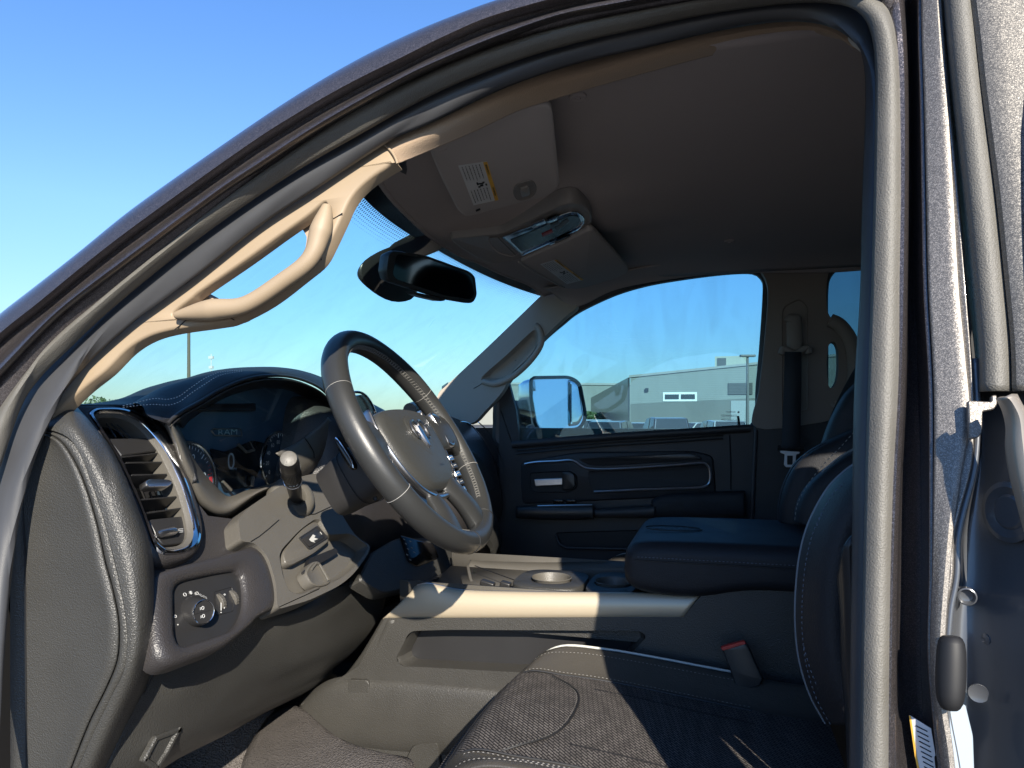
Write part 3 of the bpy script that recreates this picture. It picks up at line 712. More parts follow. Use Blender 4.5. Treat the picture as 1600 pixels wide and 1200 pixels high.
# ------------------------------------------------------------------ dashboard body (swept across the cab behind everything)
prof_c = [(-1.33,-.05),(-1.15,.020),(-1.00,.040),(-.90,.036),(-.84,.020),(-.79,-.03),(-.765,-.10),(-.75,-.18),(-.74,-.28),(-.76,-.40),(-.82,-.50),(-1.0,-.52)]
prof_p = [(-1.33,-.06),(-1.15,-.010),(-1.00,.006),(-.88,.000),(-.80,-.020),(-.74,-.055),(-.70,-.11),(-.672,-.19),(-.655,-.28),(-.67,-.36),(-.72,-.46),(-.92,-.52)]
prof_d = [(-1.33,-.06),(-1.15,-.002),(-1.05,.010),(-1.00,.008),(-.97,-.02),(-.93,-.06),(-.90,-.12),(-.87,-.20),(-.84,-.28),(-.84,-.36),(-.86,-.46),(-1.0,-.52)]
stat = [(.80,prof_d),(1.0,prof_d),(1.28,prof_d),(1.36,prof_c),(1.50,prof_c),(1.66,prof_c),(1.74,prof_p),(1.95,prof_p),(2.10,prof_p),(2.17,prof_p)]
rows = []
for i, (y, pr) in enumerate(stat):
    rows.append(cat([Vector((x, y, z)) for x, z in pr], 5))
cols = [cat([r[j] for r in rows], 3) for j in range(len(rows[0]))]
m = M().grid([[c[i] for c in cols] for i in range(len(cols[0]))])
e = [Vector((p.x-.012, 2.185, p.z-.006 if p.z > -.3 else p.z)) for p in rows[-1]]
m.grid([rows[-1], e]); m.f.append(tuple(range(len(m.v)-len(e), len(m.v)))); m.mi.append(0)
dash = put("dashboard", m, m_soft, TRUCK, label="black moulded dashboard", smooth=50)
# ------------------------------------------------------------------ end cap facing the driver's door
K0 = [(64,672),(96,690),(119,724),(136,764),(153,821),(165,877),(176,917),(185,960),(187,990),(184,1030),(168,1072),(140,1129),(112,1200),(90,1260)]
K1 = [(64,669),(105,682),(127,709),(144,750),(163,807),(177,860),(190,915),(199,965),(201,1002),(196,1044),(176,1087),(149,1143),(124,1200),(98,1260)]
K2 = [(64,667),(99,634),(120,648),(140,672),(160,697),(181,740),(204,797),(222,850),(229,900),(232,950),(231,1000),(227,1030),(215,1070),(193,1118),(158,1200),(132,1260)]
EC = Y(.732, .04)
k0 = cv(K0, EC); k1 = cv(K1, EC)
left = cv([(64,672),(52,700),(38,745),(27,800),(21,860),(20,960),(20,1100),(20,1260)], EC)
m = M(); a = resamp(left, 60); b = resamp(k0, 60)
m.grid([[p.lerp(q, t) + Vector((0, .006*math.sin(math.pi*min(1,t*1.0)), 0)) for p, q in zip(a, b)] for t in [i/10 for i in range(11)]])
ec = put("dash_end_cap", m, m_plastic, TRUCK, solid=.004, label="moulded cap closing the driver end of the dashboard")
m = band(k0, k1, 120, 8, .0035); put("cap_ridge", m, m_plastic, ec, solid=.003)
m = M().tube(cv([(41,720),(36,800),(39,880),(40,1000),(41,1260)], off(EC,.002)), .0009, 5); put("cap_seam", m, m_dark, ec)
m = M().tube(cv(K1, off(EC,.001)), .0009, 5); put("cap_seam", m, m_dark, ec)
k1b = cv(K1, off(EC, .002)); k2a = cv([((a.x+b.x)/2, (a.y+b.y)/2) for a, b in zip(resamp([Vector((*p,0)) for p in K1], 14), resamp([Vector((*p,0)) for p in K2], 14))], off(EC, -.004))
K2y = [(u, v, Y(.765) if v < 700 else Y(.753)) for u, v in K2]
k2 = cv(K2y, None); k2in = cv([(u+8, v+3) for u, v in K2], Y(.80))
m = loft([k1b, k2a, k2, k2in], 120, 6)
put("corner_roll", m, m_plastic, ec, solid=.004)
# dark flank turning under towards the knee panel
fa = cv([(231,905),(234,950),(234,1000),(229,1030),(216,1070),(193,1118),(158,1200),(132,1260)], Y(.80))
# ------------------------------------------------------------------ side air vent
pod = rnd([(99,633),(142,631),(198,634),(233,647),(256,667),(273,693),(298,750),(313,795),(317,828),(315,856),(301,873),(270,882),(243,882),(224,852),(204,795),(181,739),(159,693),(134,664)], [6,10,14,16,12,16,20,20,14,12,14,14,14,20,20,20,20,14], 4)
vo = rnd([(135,646),(145,639),(186,638),(213,646),(237,664),(266,700),(293,761),(308,815),(313,841),(306,858),(284,867),(249,869),(236,853),(215,792),(181,716),(150,670)], [6,8,14,14,14,14,18,12,10,10,10,10,10,18,18,14], 5)
vi = rnd([(152,654),(160,650),(189,651),(208,659),(225,672),(252,706),(279,763),(293,812),(296,833),(291,846),(278,852),(254,854),(247,846),(226,790),(194,716),(166,674)], [5,6,10,10,12,12,16,10,8,8,8,8,8,16,16,12], 5)
DV = off(DASH, -.001)
VO = pj(vo, DV); VI = pj(vi, DV)
vA = resamp(VO, 120, True); vB = resamp(VI, 120, True)
PO = off(DASH, -.004); pO = resamp(pj(pod, PO), 120, True); j = min(range(120), key=lambda i: (pO[i]-vA[0]).length); pO = pO[j:]+pO[:j]
def prow(t, h): return [a.lerp(b, t) + DASH[1]*h for a, b in zip(pO, vA)]
m = M().grid([prow(0,-.05), prow(0,-.010), prow(.12,-.002), prow(.35,.002), prow(.7,.003), prow(.95,.0025), prow(1.02,-.004), prow(1.02,-.03)], closed=True)
pd = put("vent_pod", m, m_soft, TRUCK, smooth=50, label="padded pod round the driver side air vent")
rows = []
def vrow(t, h): return [a.lerp(b, t) + DV[1]*h for a, b in zip(vA, vB)]
m = M().grid([vrow(0,-.012), vrow(0,.002), vrow(.08,.0045), vrow(.28,.0055), vrow(.5,.0035), vrow(.62,.001)], closed=True)
av = put("air_vent", m, m_chrome, TRUCK, label="tall air vent at the driver end of the dashboard in a silver frame")
m = M().grid([vrow(.60,.0012), vrow(.8,-.001), vrow(1,-.004), vrow(1.04,-.030)], closed=True)
put("vent_inner_frame", m, m_lplastic, av)
m = M().plate([p for p in vrow(1.0,0)], off(DV,-.045), [(0,0),(0,.002)]); put("vent_duct", m, m_dark, av)
VB = off(DV, -.008)
# slanted top nook with fins
def vquad(pts, h0, h1, mt, nm, par, b=.0015):
    pl = off(DV, h1); return put(nm, M().plate(pj(pts, pl), pl, [(0,h0-h1),(0,-b),(b,0)]), mt, par)
vquad([(168,685),(252,684),(262,702),(190,712)], -.03, -.005, m_plastic_sm, "vent_blade", av)
for i, (a, b) in enumerate((((166,662),(181,683)), ((172,660),(193,683)), ((178,659),(205,684)))):
    p, q = at(*a, off(DV,-.020)), at(*b, off(DV,-.008)); m = M().tube([p, q], .0011, 6); put("vent_fin", m, m_plastic_sm, av)
for (l0, r0) in (((197,723),(254,722)), ((206,742),(261,741)), ((216,781),(276,776)), ((226,802),(283,794)), ((190,714),(250,708))):
    p0, p1 = at(*l0, off(DV,-.006)), at(*r0, off(DV,-.006)); dd = (DV[1]*-1 + Vector((0,0,-.25))).normalized()*.030
    t_ = Vector((0,0,.0011)); m = M()
    m.add([p0-t_, p1-t_, p1+t_, p0+t_, p0+dd-t_, p1+dd-t_, p1+dd+t_, p0+dd+t_], [(0,1,2,3),(4,7,6,5),(0,4,5,1),(3,2,6,7),(0,3,7,4),(1,5,6,2)]); put("vent_slat", m, m_plastic_sm, av, bevel=.0005)
for i in range(5):
    f = i/4*.8+.1
    a = at(196+f*56, 716, off(DV,-.034)); b = at(232+f*54, 810, off(DV,-.034)); m = M().tube([a, b], .0016, 6, flat=.5); put("vent_fin", m, m_plastic_sm, av)
m = M().plate(pj(rnd([(226,752),(234,748),(262,749),(269,752),(268,757),(262,761),(234,762),(228,760)], 3), off(DV,-.001)), off(DV,-.001), [(0,-.012),(0,-.001),(.0012,.0012),(.003,.0006)]); put("vent_slider", m, m_satin, av)
m = M().plate(pj(rnd([(232,812),(288,806),(294,835),(288,848),(256,852),(247,842)], 6), off(DV,-.009)), off(DV,-.009), [(0,-.02),(0,-.001),(.001,0)]); put("vent_lower_plate", m, m_plastic_sm, av)
c0_, c1_ = at(246,835,off(DV,-.003)), at(275,829,off(DV,-.003)); m = M().tube([c0_, c0_.lerp(c1_,.15), c0_.lerp(c1_,.85), c1_], [.0035,.0058,.0062,.004], 14); put("vent_wheel", m, m_satin, av)
m = M()
for k in range(3): m.tube([at(279,827+k*2.4,off(DV,-.007)), at(286,826.4+k*2.4,off(DV,-.007))], .0006, 4)
m.tube([at(241,838,off(DV,-.007)), at(244,833,off(DV,-.007)), at(244,840,off(DV,-.007))], .0006, 4)
put("vent_print", m, m_white, av)
# ------------------------------------------------------------------ fascia between vent and cluster, dark
KP = DASH
pl = off(DASH, -.020)
m = M().plate(pj([(228,640),(258,662),(266,690),(284,735),(300,775),(325,806),(372,812),(436,800),(470,850),(450,930),(380,960),(240,960),(225,860),(300,850),(300,800),(262,690)], pl), pl, [(0,-.01),(0,0)])
put("fascia", m, m_soft, dash)
# stitched leather strip just right of the pod
stl = [(252,640),(262,662),(272,690),(286,712),(296,738)]; 
m = loft([cv([(238,648),(258,668),(276,697),(291,725),(302,757)], off(DASH,-.006)), cv([(250,642),(266,660),(282,690),(296,722),(306,752)], off(DASH,.003)), cv([(262,655),(272,672),(286,697),(302,728),(307,750)], off(DASH,-.006))], 30, 5)
ls = put("leather_strip", m, m_leather, dash, solid=.003)
m = M()
for k in range(2):
    dashes(cv([(270,695+k*11),(279,694+k*11),(289,695+k*11)], off(DASH,.0035)), .0035, .0018, .0011, .0006, DASH[1], m)
put("stitching", m, m_thread, dash)
# ------------------------------------------------------------------ lower fascia with the headlamp switch
so = rnd([(232,914),(241,897),(262,889),(309,876),(368,861),(398,850),(414,862),(426,887),(433,917),(435,937),(428,951),(404,962),(394,975),(369,997),(348,1013),(283,1037),(263,1040),(249,1033),(239,1013),(235,973)], [8,10,14,14,14,14,14,14,10,10,10,14,12,14,14,14,12,12,12,14], 5)
si = rnd([(270,922),(277,911),(290,906),(335,896),(368,891),(378,900),(382,928),(381,953),(371,975),(357,989),(286,1011),(275,1006),(271,990)], [8,8,10,14,8,10,12,12,12,12,12,8,10], 5)
SP = off(DASH, .004)
m = M(); SO = resamp(pj(so, SP), 120, True); SI = resamp(pj(si, SP), 120, True)
j = min(range(120), key=lambda i: (SI[i]-SO[0]).length); SI = SI[j:]+SI[:j]
def srow(t, h): return [a.lerp(b, t)+SP[1]*h for a, b in zip(SO, SI)]
m.grid([srow(0,-.03), srow(0,-.006), srow(.05,-.001), srow(.18,.004), srow(.4,.006), srow(.7,.006), srow(.9,.003), srow(1,-.001), srow(1.0,-.010)], closed=True)
hs = put("headlamp_switch_panel", m, m_soft, TRUCK, smooth=60, label="rounded panel with the headlamp knob and two dimmer wheels")
SQ = off(SP, -.006)
m = M().plate([p + SP[1]*-.006 for p in SI], SQ, [(-.001,-.002),(-.001,0)]); put("switch_face", m, m_plastic_sm, hs)
kc = at(303,956,SQ); kn = Vector((1,-.28,.14)).normalized()
m = M().lathe(kc, kn, [(.0215,-.004),(.0215,.003),(.0195,.012),(.0175,.019),(.0165,.0215),(.0155,.0222),(.0150,.0205),(0,.0205)], 40); kb = put("headlamp_knob", m, m_plastic_sm, hs)
kx = kn.orthogonal().normalized(); ky = kn.cross(kx); m = M().tube([kc+kn*.0220+kx*(.0160*math.cos(a))+ky*(.0160*math.sin(a)) for a in [2*math.pi*k/40 for k in range(41)]], .0007, 8, caps=False); put("knob_ring", m, m_chrome, hs)
ku = (Vector((0,0,1)) - kn*kn.z).normalized(); kr = ku.cross(kn).normalized(); kf = kc + kn*.0208
if kr.y < 0: kr = -kr
m = M(); m.tube([kf-kr*.013, kf+kr*.013], .0004, 4); put("knob_split", m, m_dark, hs)
m = M()
for dz in (.0055,-.0055):
    c = kf + ku*dz; m.tube([c+kr*(.0018*math.cos(a))+ku*(.0022*math.sin(a)) for a in [2*math.pi*k/12 for k in range(13)]], .0005, 4, caps=False)
    for k in range(3): m.tube([c-kr*.0028+ku*(.0012*(k-1)), c-kr*.0045+ku*(.0012*(k-1)-.0004)], .0004, 4)
put("knob_symbols", m, m_white, hs)
# symbols round the knob
m = M(); su = SQ[1]; sr = Vector((0,1,0)); sup = su.cross(sr); sup = sup if sup.z > 0 else -sup
def circ(c, r, m, t=.0005): m.tube([c + sr*(r*math.cos(a)) + sup*(r*math.sin(a)) for a in [2*math.pi*k/14 for k in range(15)]], t, 4, caps=False)
q_ = off(SQ, .0006)
circ(at(289,929,q_), .0024, m)
c = at(298,926,q_)
for k in range(4):
    a = math.pi*k/4; m.tube([c - sr*(.0032*math.cos(a)) - sup*(.0026*math.sin(a)), c + sr*(.0032*math.cos(a)) + sup*(.0026*math.sin(a))], .00045, 4)
c = at(308,927,q_); circ(c, .0022, m)
for k in range(3): m.tube([c-sr*.0028+sup*(.0014*(k-1)), c-sr*.0046+sup*(.0014*(k-1))], .0004, 4)
text("AUTO", at(317,932,q_), sr*.8-sup*.75, sup*.8+sr*.75, .0052, m)
circ(at(274,963,q_), .0018, m); circ(at(278,976,q_), .0006, m)
put("switch_print", m, m_white, hs)
m = M().plate(pj(rnd([(334,925),(362,917),(366,930),(364,955),(338,962)], 3), off(SQ,.0004)), off(SQ,.0004), [(0,0),(0,.0005),(.001,-.001)]); put("wheel_recess", m, m_dark, hs)
for (u, v) in ((338,944),(358,938)):
    c = at(u, v, off(SQ,-.010)); m = M()
    rr = []
    for k in range(41):
        pass
    for s_ in (-1, 1): pass
    m.lathe(c - Vector((0,.0036,0)), (0,1,0), [(.0150,0),(.0155,.0007),(.0155,.0065),(.0150,.0072)], 48)
    for k in range(24):
        a = 2*math.pi*k/24; d = Vector((math.cos(a),0,math.sin(a)))*.0157
        m.tube([c+d-Vector((0,.003,0)), c+d+Vector((0,.003,0))], .0006, 4)
    put("dimmer_wheel", m, m_satin if False else m_lplastic, hs)
m = M()
for u in (345.5, 350.5):
    m.tube([at(u, 934, off(SQ,.0012)), at(u, 954 if u < 348 else 951, off(SQ,.0012))], .0007, 5)
circ(at(345.5,957,off(SQ,.0012)), .0006, m); circ(at(345,930,off(SQ,.0012)), .0011, m); circ(at(351,929,off(SQ,.0012)), .0011, m)
put("dimmer_print", m, m_white, hs)
# ------------------------------------------------------------------ knee panel below
def Xp(x): return X(x)
rowsP = [
 [(226,900,-.785),(300,930,-.745),(380,930,-.735),(440,955,-.73),(520,920,-.72),(560,905,-.72),(604,905,-.73)],
 [(234,990,-.752),(300,1000,-.735),(380,985,-.725),(440,965,-.72),(520,945,-.715),(565,930,-.72),(600,935,-.73)],
 [(232,1030,-.750),(300,1045,-.735),(360,1020,-.725),(430,1000,-.72),(500,980,-.72),(560,955,-.725),(592,962,-.735)],
 [(212,1080,-.755),(280,1080,-.74),(350,1060,-.735),(420,1040,-.73),(480,1025,-.73),(540,1000,-.735),(575,990,-.745)],
 [(190,1130,-.765),(255,1130,-.755),(320,1110,-.75),(390,1080,-.75),(450,1055,-.75),(510,1035,-.755),(545,1022,-.765)],
 [(165,1190,-.775),(225,1190,-.77),(285,1160,-.77),(350,1128,-.77),(410,1098,-.775),(470,1070,-.78),(520,1042,-.79)],
 [(150,1225,-.80),(215,1215,-.80),(275,1180,-.80),(345,1145,-.80),(405,1112,-.80),(468,1082,-.81),(520,1052,-.82)],
 [(150,1240,-.90),(215,1222,-.90),(278,1182,-.90),(352,1145,-.90),(412,1112,-.90),(474,1082,-.91),(526,1054,-.92)],
]
g = [[at(u, v, X(x)) for u, v, x in r] for r in rowsP]
g1 = [cat(r, 6) for r in g]; g2 = [cat([r[j] for r in g1], 6) for j in range(len(g1[0]))]
kp = put("knee_panel", M().grid(g2), m_plastic, TRUCK, solid=.004, label="dark knee panel below the steering column", smooth=50)
def onk(u, v, h=.002):
    """nearest sheet point: plane fitted per height"""
    return at(u, v, X(-.735 + h, 0) if v < 1040 else X(-.735 + h + .0003*(1040-v)*.9, 0))
m = M().tube([onk(u, v) for u, v in [(345,1016),(330,1050),(312,1085),(296,1115),(270,1155),(248,1185),(235,1205)]], .0012, 6); put("seam_bead", m, m_lplastic, kp)
m = M().tube([onk(u, v) for u, v in [(250,1036),(238,1058),(225,1085)]], .0009, 6); put("seam", m, m_dark, kp)
m = M().tube([onk(u, v, .003) for u, v in [(172,1180),(200,1165),(250,1140),(296,1118)]], .0011, 6); put("seam", m, m_dark, kp)
kpl = X(-.752)
m = M().plate(pj(rnd([(222,1190),(243,1150),(270,1140),(285,1136),(262,1180),(245,1205)], 3), kpl), kpl, [(0,-.006),(0,.0),(.002,.002),(.006,.002),(.008,-.002)]); put("release_lever", m, m_plastic, kp)
m = M()
for k in range(5): m.tube([onk(529+k*2.2-1, 969-k*5.0, .004), onk(537+k*1.6, 966-k*5.2, .004)], .0011, 6)
put("vent_slots", m, m_dark, kp)
# ------------------------------------------------------------------ instrument cluster
CL = X(-.885)
lens = [(272,664),(296,640),(340,618),(395,604),(450,606),(492,622),(520,655),(520,700),(492,735),(455,752),(420,766),(385,776),(352,786),(335,770),(310,730),(290,690)]
m = M().plate(cv(lens, CL, 5, True), CL, [(0,-.05),(0,0)]); 
cl = put("instrument_cluster", m, mat("cluster_backing", (.04,.085,.14), .35), TRUCK, label="instrument cluster under its leather hood")  # bluish lens reflection is put into the backing colour
G1 = (1.033,-.125,.074); G2 = (1.305,-.100,.060)
def gp(y, z, h=0.0): return Vector((-.885+h, y, z))
def arc(cy, cz, r, a0, a1, h, n=40): return [gp(cy+r*math.cos(a0+(a1-a0)*k/n), cz+r*math.sin(a0+(a1-a0)*k/n), h) for k in range(n+1)]
for (cy, cz, r), nm in ((G1,"rev_counter"),(G2,"speedometer")):
    m = M().lathe(gp(cy,cz), (1,0,0), [(r,-.002),(r,.002),(0,.002)], 48); g_ = put(nm, m, mat(nm+"_face", (.04,.06,.085), .4), cl)
    m = M().tube(arc(cy,cz,r,0,2*math.pi,.004,64), .0034, 8, caps=False); put(nm+"_ring", m, m_chrome, cl)
# tick marks: three print colours
mt_, mr_ = M(), M()
for k in range(36):
    a = R(150) - R(240)*k/35; cy, cz, r = G1; big = k % 5 == 0
    r1 = r*.93; r0 = r*(.80 if big else .86); d = Vector((0, math.cos(a), math.sin(a)))
    (mr_ if k > 17 else mt_).tube([gp(cy,cz,.0028)+d*r0, gp(cy,cz,.0028)+d*r1], .0009 if big else .0005, 4)
red = M().tube(arc(G1[0],G1[1],G1[2]*.88,R(8),R(-62),.0026), .0042, 4, flat=.2)
for s_, a in (("1",150),("2",66),("3",13),("4",-42)):
    cy, cz, r = G1; text(s_, gp(cy+r*.66*math.cos(R(a)), cz+r*.66*math.sin(R(a)), .003), (0,1,0), (0,0,1), .020, mt_)
for k in range(33):
    a = R(215) - R(250)*k/32; cy, cz, r = G2; d = Vector((0, math.cos(a), math.sin(a))); big = k % 4 == 0
    mt_.tube([gp(cy,cz,.0028)+d*r*(.80 if big else .87), gp(cy,cz,.0028)+d*r*.94], .0008 if big else .0004, 4)
for s_, a in (("0",215),("20",184),("40",153),("60",122),("80",91)):
    cy, cz, r = G2; text(s_, gp(cy+r*.64*math.cos(R(a)), cz+r*.64*math.sin(R(a)), .003), (0,1,0), (0,0,1), .0115, mt_)
put("gauge_print", mt_, mat("gauge_white",(.8,.8,.8),.6), cl, smooth=0); put("redline_marks", mr_, m_red, cl); put("redline_band", red, mat("redline", (.60,.02,.03), .5), cl)
m = M()
text("0", at(361,722,X(-.880)), (0,1,0), (0,0,1), .045, m); text("MPH", at(366,733,X(-.880)), (0,1,0), (0,0,1), .007, m)
put("speed_readout", m, mat("display_print", (.30,.34,.36), .6), cl, smooth=0)
m = M(); text("RAM", at(356,675.5,X(-.880)), (0,1,0), (0,0,1), .0165, m, font_scale=1.7)
put("badge_lettering", m, m_satin, cl, smooth=0)
m = M().tube([at(u, v, X(-.881)) for u, v in [(334,670),(376,670),(378,681),(336,680),(330,673),(334,670)]], .0011, 6); put("badge_frame", m, m_satin, cl)
m = M().plate(pj(rnd([(328,700),(352,706),(395,688),(420,694),(404,740),(392,760),(350,768),(340,740)], 5), X(-.880)), X(-.880), [(0,-.002),(0,-.001)])
put("display", m, mat("display_glass", (.006,.009,.013), .12), cl)
m = M(); m.tube([at(372,694,X(-.876)), at(385,706,X(-.876)), at(397,703,X(-.876))], .003, 6); m.tube([at(390,690,X(-.876)), at(398,703,X(-.876))], .0012, 6)
m.tube([at(348,752,X(-.874)), at(361,766,X(-.874))], .003, 6); m.tube([at(396,744,X(-.874)), at(394,760,X(-.874))], .0035, 6)
put("display_supports", m, m_lplastic, cl)
# clear lens, slightly leaning
LPn = PL((-.868,1.15,-.10), (1,0,-.18))
m = M().plate(cv(lens, LPn, 5, True), LPn, [(0,0),(0,.0008)]); put("lens", m, m_lens, cl)
# hood: lip, underside, leather pad
lip = [(262,662),(272,652),(288,641),(312,628),(340,611),(368,598),(395,590),(419,587),(450,588),(480,596),(505,610),(524,634),(533,664)]
LX = X(-.800)
L1 = cv(lip, LX); L1b = cv([(u+1, v+5) for u, v in lip], LX)
inner = cv([(284,668),(292,658),(305,648),(325,634),(350,620),(375,611),(400,606),(425,605),(450,608),(475,618),(497,632),(510,650),(517,676)], CL)
m = band(L1b, inner, 70, 8, .010, (0,0,1)); hd = put("cluster_hood", m, m_plastic_sm, TRUCK, solid=.003, label="stitched leather hood arching over the instruments", smooth=60)
m = M().tube(L1, .0032, 10); put("hood_lip", m, m_plastic_sm, hd)
p1 = cv([(222,634),(241,626),(262,628),(284,622),(306,608),(331,590),(352,582),(390,577),(430,576),(468,581),(500,592),(527,612),(545,640)], X(-.835))
p0 = cv([(232,650),(247,654),(262,657),(284,640),(309,622),(335,605),(362,592),(395,583),(425,581),(460,585),(495,598),(522,620),(538,650)], X(-.806))
p2 = cv([(206,630),(228,618),(252,606),(280,596),(306,586),(334,579),(365,575),(400,573.5),(435,574),(470,579),(504,590),(530,606),(552,632)], X(-.90))
p3 = cv([(196,640),(214,630),(236,618),(262,607),(290,598),(320,590),(352,584),(392,582),(430,582),(470,587),(505,597),(532,612),(555,640)], X(-1.02))
m = loft([L1, p0, p1, p2, p3], 80, 6)
put("hood_leather", m, m_leather, hd, smooth=60)
m = M()
for du, dv in ((0,0),(-3,-9)):
    pth = cv([(192,637+dv*.3),(212,634+dv*.5),(240,632+dv),(262,633+dv),(280,628+dv),(298,615+dv),(322,599+dv),(345,586+dv*.5),(380,580+dv*.2)], X(-.817))
    dashes(pth, .0042, .0020, .0013, .0009, (.6,-.2,.8), m)
put("stitching", m, m_thread3, hd, smooth=0)
# plastic bezel round the lower cluster
bo = [(262,660),(268,672),(277,695),(285,722),(297,752),(309,778),(322,793),(340,803),(358,802),(376,790),(400,772),(428,760),(450,757)]
bi = [(273,668),(279,676),(290,700),(301,722),(317,745),(334,763),(345,774),(354,779),(366,777),(385,769),(408,763),(428,757),(450,748)]
A = cv(bo, X(-.806)); Bm = cv([((a[0]+b[0])/2, (a[1]+b[1])/2) for a, b in zip(bo, bi)], X(-.802)); B = cv(bi, X(-.83)); Bd = cv([(u+2, v-2) for u, v in bi], X(-.868))
m = loft([cv([(u-3, v+5) for u, v in bo], X(-.84)), A, Bm, B, Bd], 70, 5)
put("cluster_bezel", m, m_lplastic, hd, solid=.002, smooth=60)
# right-hand wing of the bezel catching the sun behind the wheel
w0 = cv([(511,652),(500,664),(484,676),(466,690),(447,700),(430,708)], X(-.80)); w1 = cv([(522,668),(518,684),(506,700),(495,714),(480,726),(462,740)], X(-.80)); w2 = cv([(520,700),(512,715),(500,728),(488,738),(470,750),(450,765)], X(-.83))
m = loft([w0, w1, w2], 30, 5); put("bezel_wing", m, m_lplastic, hd, solid=.003)
m = M().tube(cv([(476,684),(484,695),(490,706),(491,716)], X(-.794)), .0011, 6); put("bezel_seam", m, m_dark, hd)
# dash top pad forward of the pod and hood
s0 = cv([(96,634),(140,632.5),(200,634),(240,640),(300,640),(400,640)], DASH, 6)
s1 = cv([(110,632),(148,630),(190,622),(235,604),(300,590),(400,582)], X(-1.0)); s2 = cv([(140,636),(180,631),(220,622),(260,610),(320,600),(420,596)], X(-1.15))
m = loft([s0, s1, s2], 40, 6); put("dash_top_pad", m, m_leather, dash, solid=.004)
m = M()
for dv in (0, 4): dashes(cv([(150,629+dv),(180,624.5+dv),(205,622+dv),(225,622+dv)], X(-.93)), .004, .002, .0011, .0006, (.3,-.3,1), m)
put("stitching", m, m_thread, dash, smooth=0)
# ------------------------------------------------------------------ trim round the column: button, park-brake release
co = rnd([(372,812),(387,794),(421,771),(440,758),(470,744),(503,738),(520,777),(540,814),(557,839),(580,853),(574,868),(551,899),(529,916),(483,938),(438,951),(433,947),(431,910),(418,868),(398,848),(376,846)], [6,10,14,10,14,8,14,14,14,8,6,14,12,14,6,4,14,14,8,8], 4)
CP = off(DASH, .012)
ci = rnd([(436,868),(441,857),(470,826),(492,811),(500,812),(505,820),(513,836),(548,833),(577,854),(556,885),(530,906),(505,912),(470,930),(452,925),(443,905)], [8,10,14,8,6,8,8,10,8,10,12,12,12,12,12], 5)
tri = M(); A = pj(co, CP); B = pj(ci, CP)
tris = tessellate_polygon([A, B]); tri.add(A+B, [tuple(t) for t in tris])
tri.grid([[p - CP[1]*.04 for p in A], A], closed=True)
Bb = resamp(B, 90, True); cen = sum(Bb, Vector())/90
tri.grid([Bb, [p.lerp(cen, .03) - CP[1]*.004 for p in Bb], [p.lerp(cen, .08) - CP[1]*.016 for p in Bb], [p.lerp(cen, .14) - CP[1]*.020 for p in Bb]], closed=True)
ct = put("column_surround", tri, m_lplastic, TRUCK, smooth=40, label="grey plastic surround of the steering column with brake release", bevel=.0025)
pl = off(CP, -.019); m = M().plate([p.lerp(cen, .13) - CP[1]*.019 for p in Bb], pl, [(0,-.001),(0,0)]); put("recess_floor", m, m_lplastic, ct)
# shelf carrying the button
sh = rnd([(442,862),(470,826),(494,812),(511,838),(515,846),(490,866),(455,884),(446,880)], [8,12,8,6,4,10,8,6], 5); pl = off(CP,-.004)
m = M().plate(pj(sh, pl), pl, [(-.0,-.018),(0,-.003),(.0015,-.0008),(.004,0)]); put("button_shelf", m, m_lplastic, ct)
pl = off(CP,-.002)
m = M().plate(pj(rnd([(467,840),(496,821),(513,840),(484,859)], 3), pl), pl, [(0,-.003),(0,.0005),(.001,.001),(.0025,.0002)]); pb = put("pedal_button", m, m_plastic_sm, ct)
m = M().plate(pj(rnd([(471,842),(495,826),(508,840),(484,855)], 3), off(CP,-.001)), off(CP,-.001), [(0,-.001),(0,.0006),(.001,.0012)]); put("pedal_button_cap", m, m_plastic_sm, ct)
m = M().add([at(u, v, off(CP,.0008)) for u, v in [(483,843),(489,835),(493,837),(491,840),(497,842),(490,845),(493,848),(486,846)]], [(0,1,2,3),(3,4,5),(0,3,5,7),(5,6,7)])
m.tube([at(500,831,off(CP,.0008)), at(503,835,off(CP,.0008))], .0006, 4); put("button_symbol", m, m_white, ct, smooth=0)
# dark slot and release handle
pl = off(CP,-.006); m = M().plate(pj(rnd([(484,872),(524,856),(529,863),(512,874),(500,880),(480,886)], 3), pl), pl, [(0,-.010),(0,0)]); put("slot", m, m_dark, ct)
hc = [(478,893),(486,880),(494,876),(501,879),(512,896),(517,905),(515,912),(503,916),(490,914),(482,905)]; pl = off(CP,.004)
m = M().plate(cv(hc, pl, 4, True), pl, [(0,-.020),(0,-.004),(.0012,-.001),(.003,.0),(.005,-.001)]); bh = put("brake_release_handle", m, m_lplastic, ct)
m = M().tube([at(u, v, off(CP,.0055)) for u, v in [(487,889),(494,880),(499,882),(509,899),(513,907)]], .0022, 8); put("handle_rib", m, m_lplastic, ct)
m = M().tube([at(473,896,off(CP,-.002)), at(480,890,off(CP,-.002)), at(487,886,off(CP,-.002))], .003, 8); put("handle_pivot", m, m_plastic_sm, ct)
# boss round the stalk
bc = at(459,776,off(CP,.0)); bn = (CP[1] + Vector((0,-.5,.1))).normalized()
m = M().lathe(bc, bn, [(.045,-.02),(.043,-.004),(.038,.003),(.030,.006),(.022,.006),(.020,.002),(.019,-.02),(0,-.02)], 40); put("stalk_boss", m, m_lplastic, ct, smooth=60)
for pts in ([(436,812),(420,826),(405,838),(392,846)], [(478,804),(492,803),(505,797),(520,790)]):
    m = M().tube([at(u, v, off(CP,.0012)) for u, v in pts], .0007, 5); put("surround_seam", m, m_dark, ct)
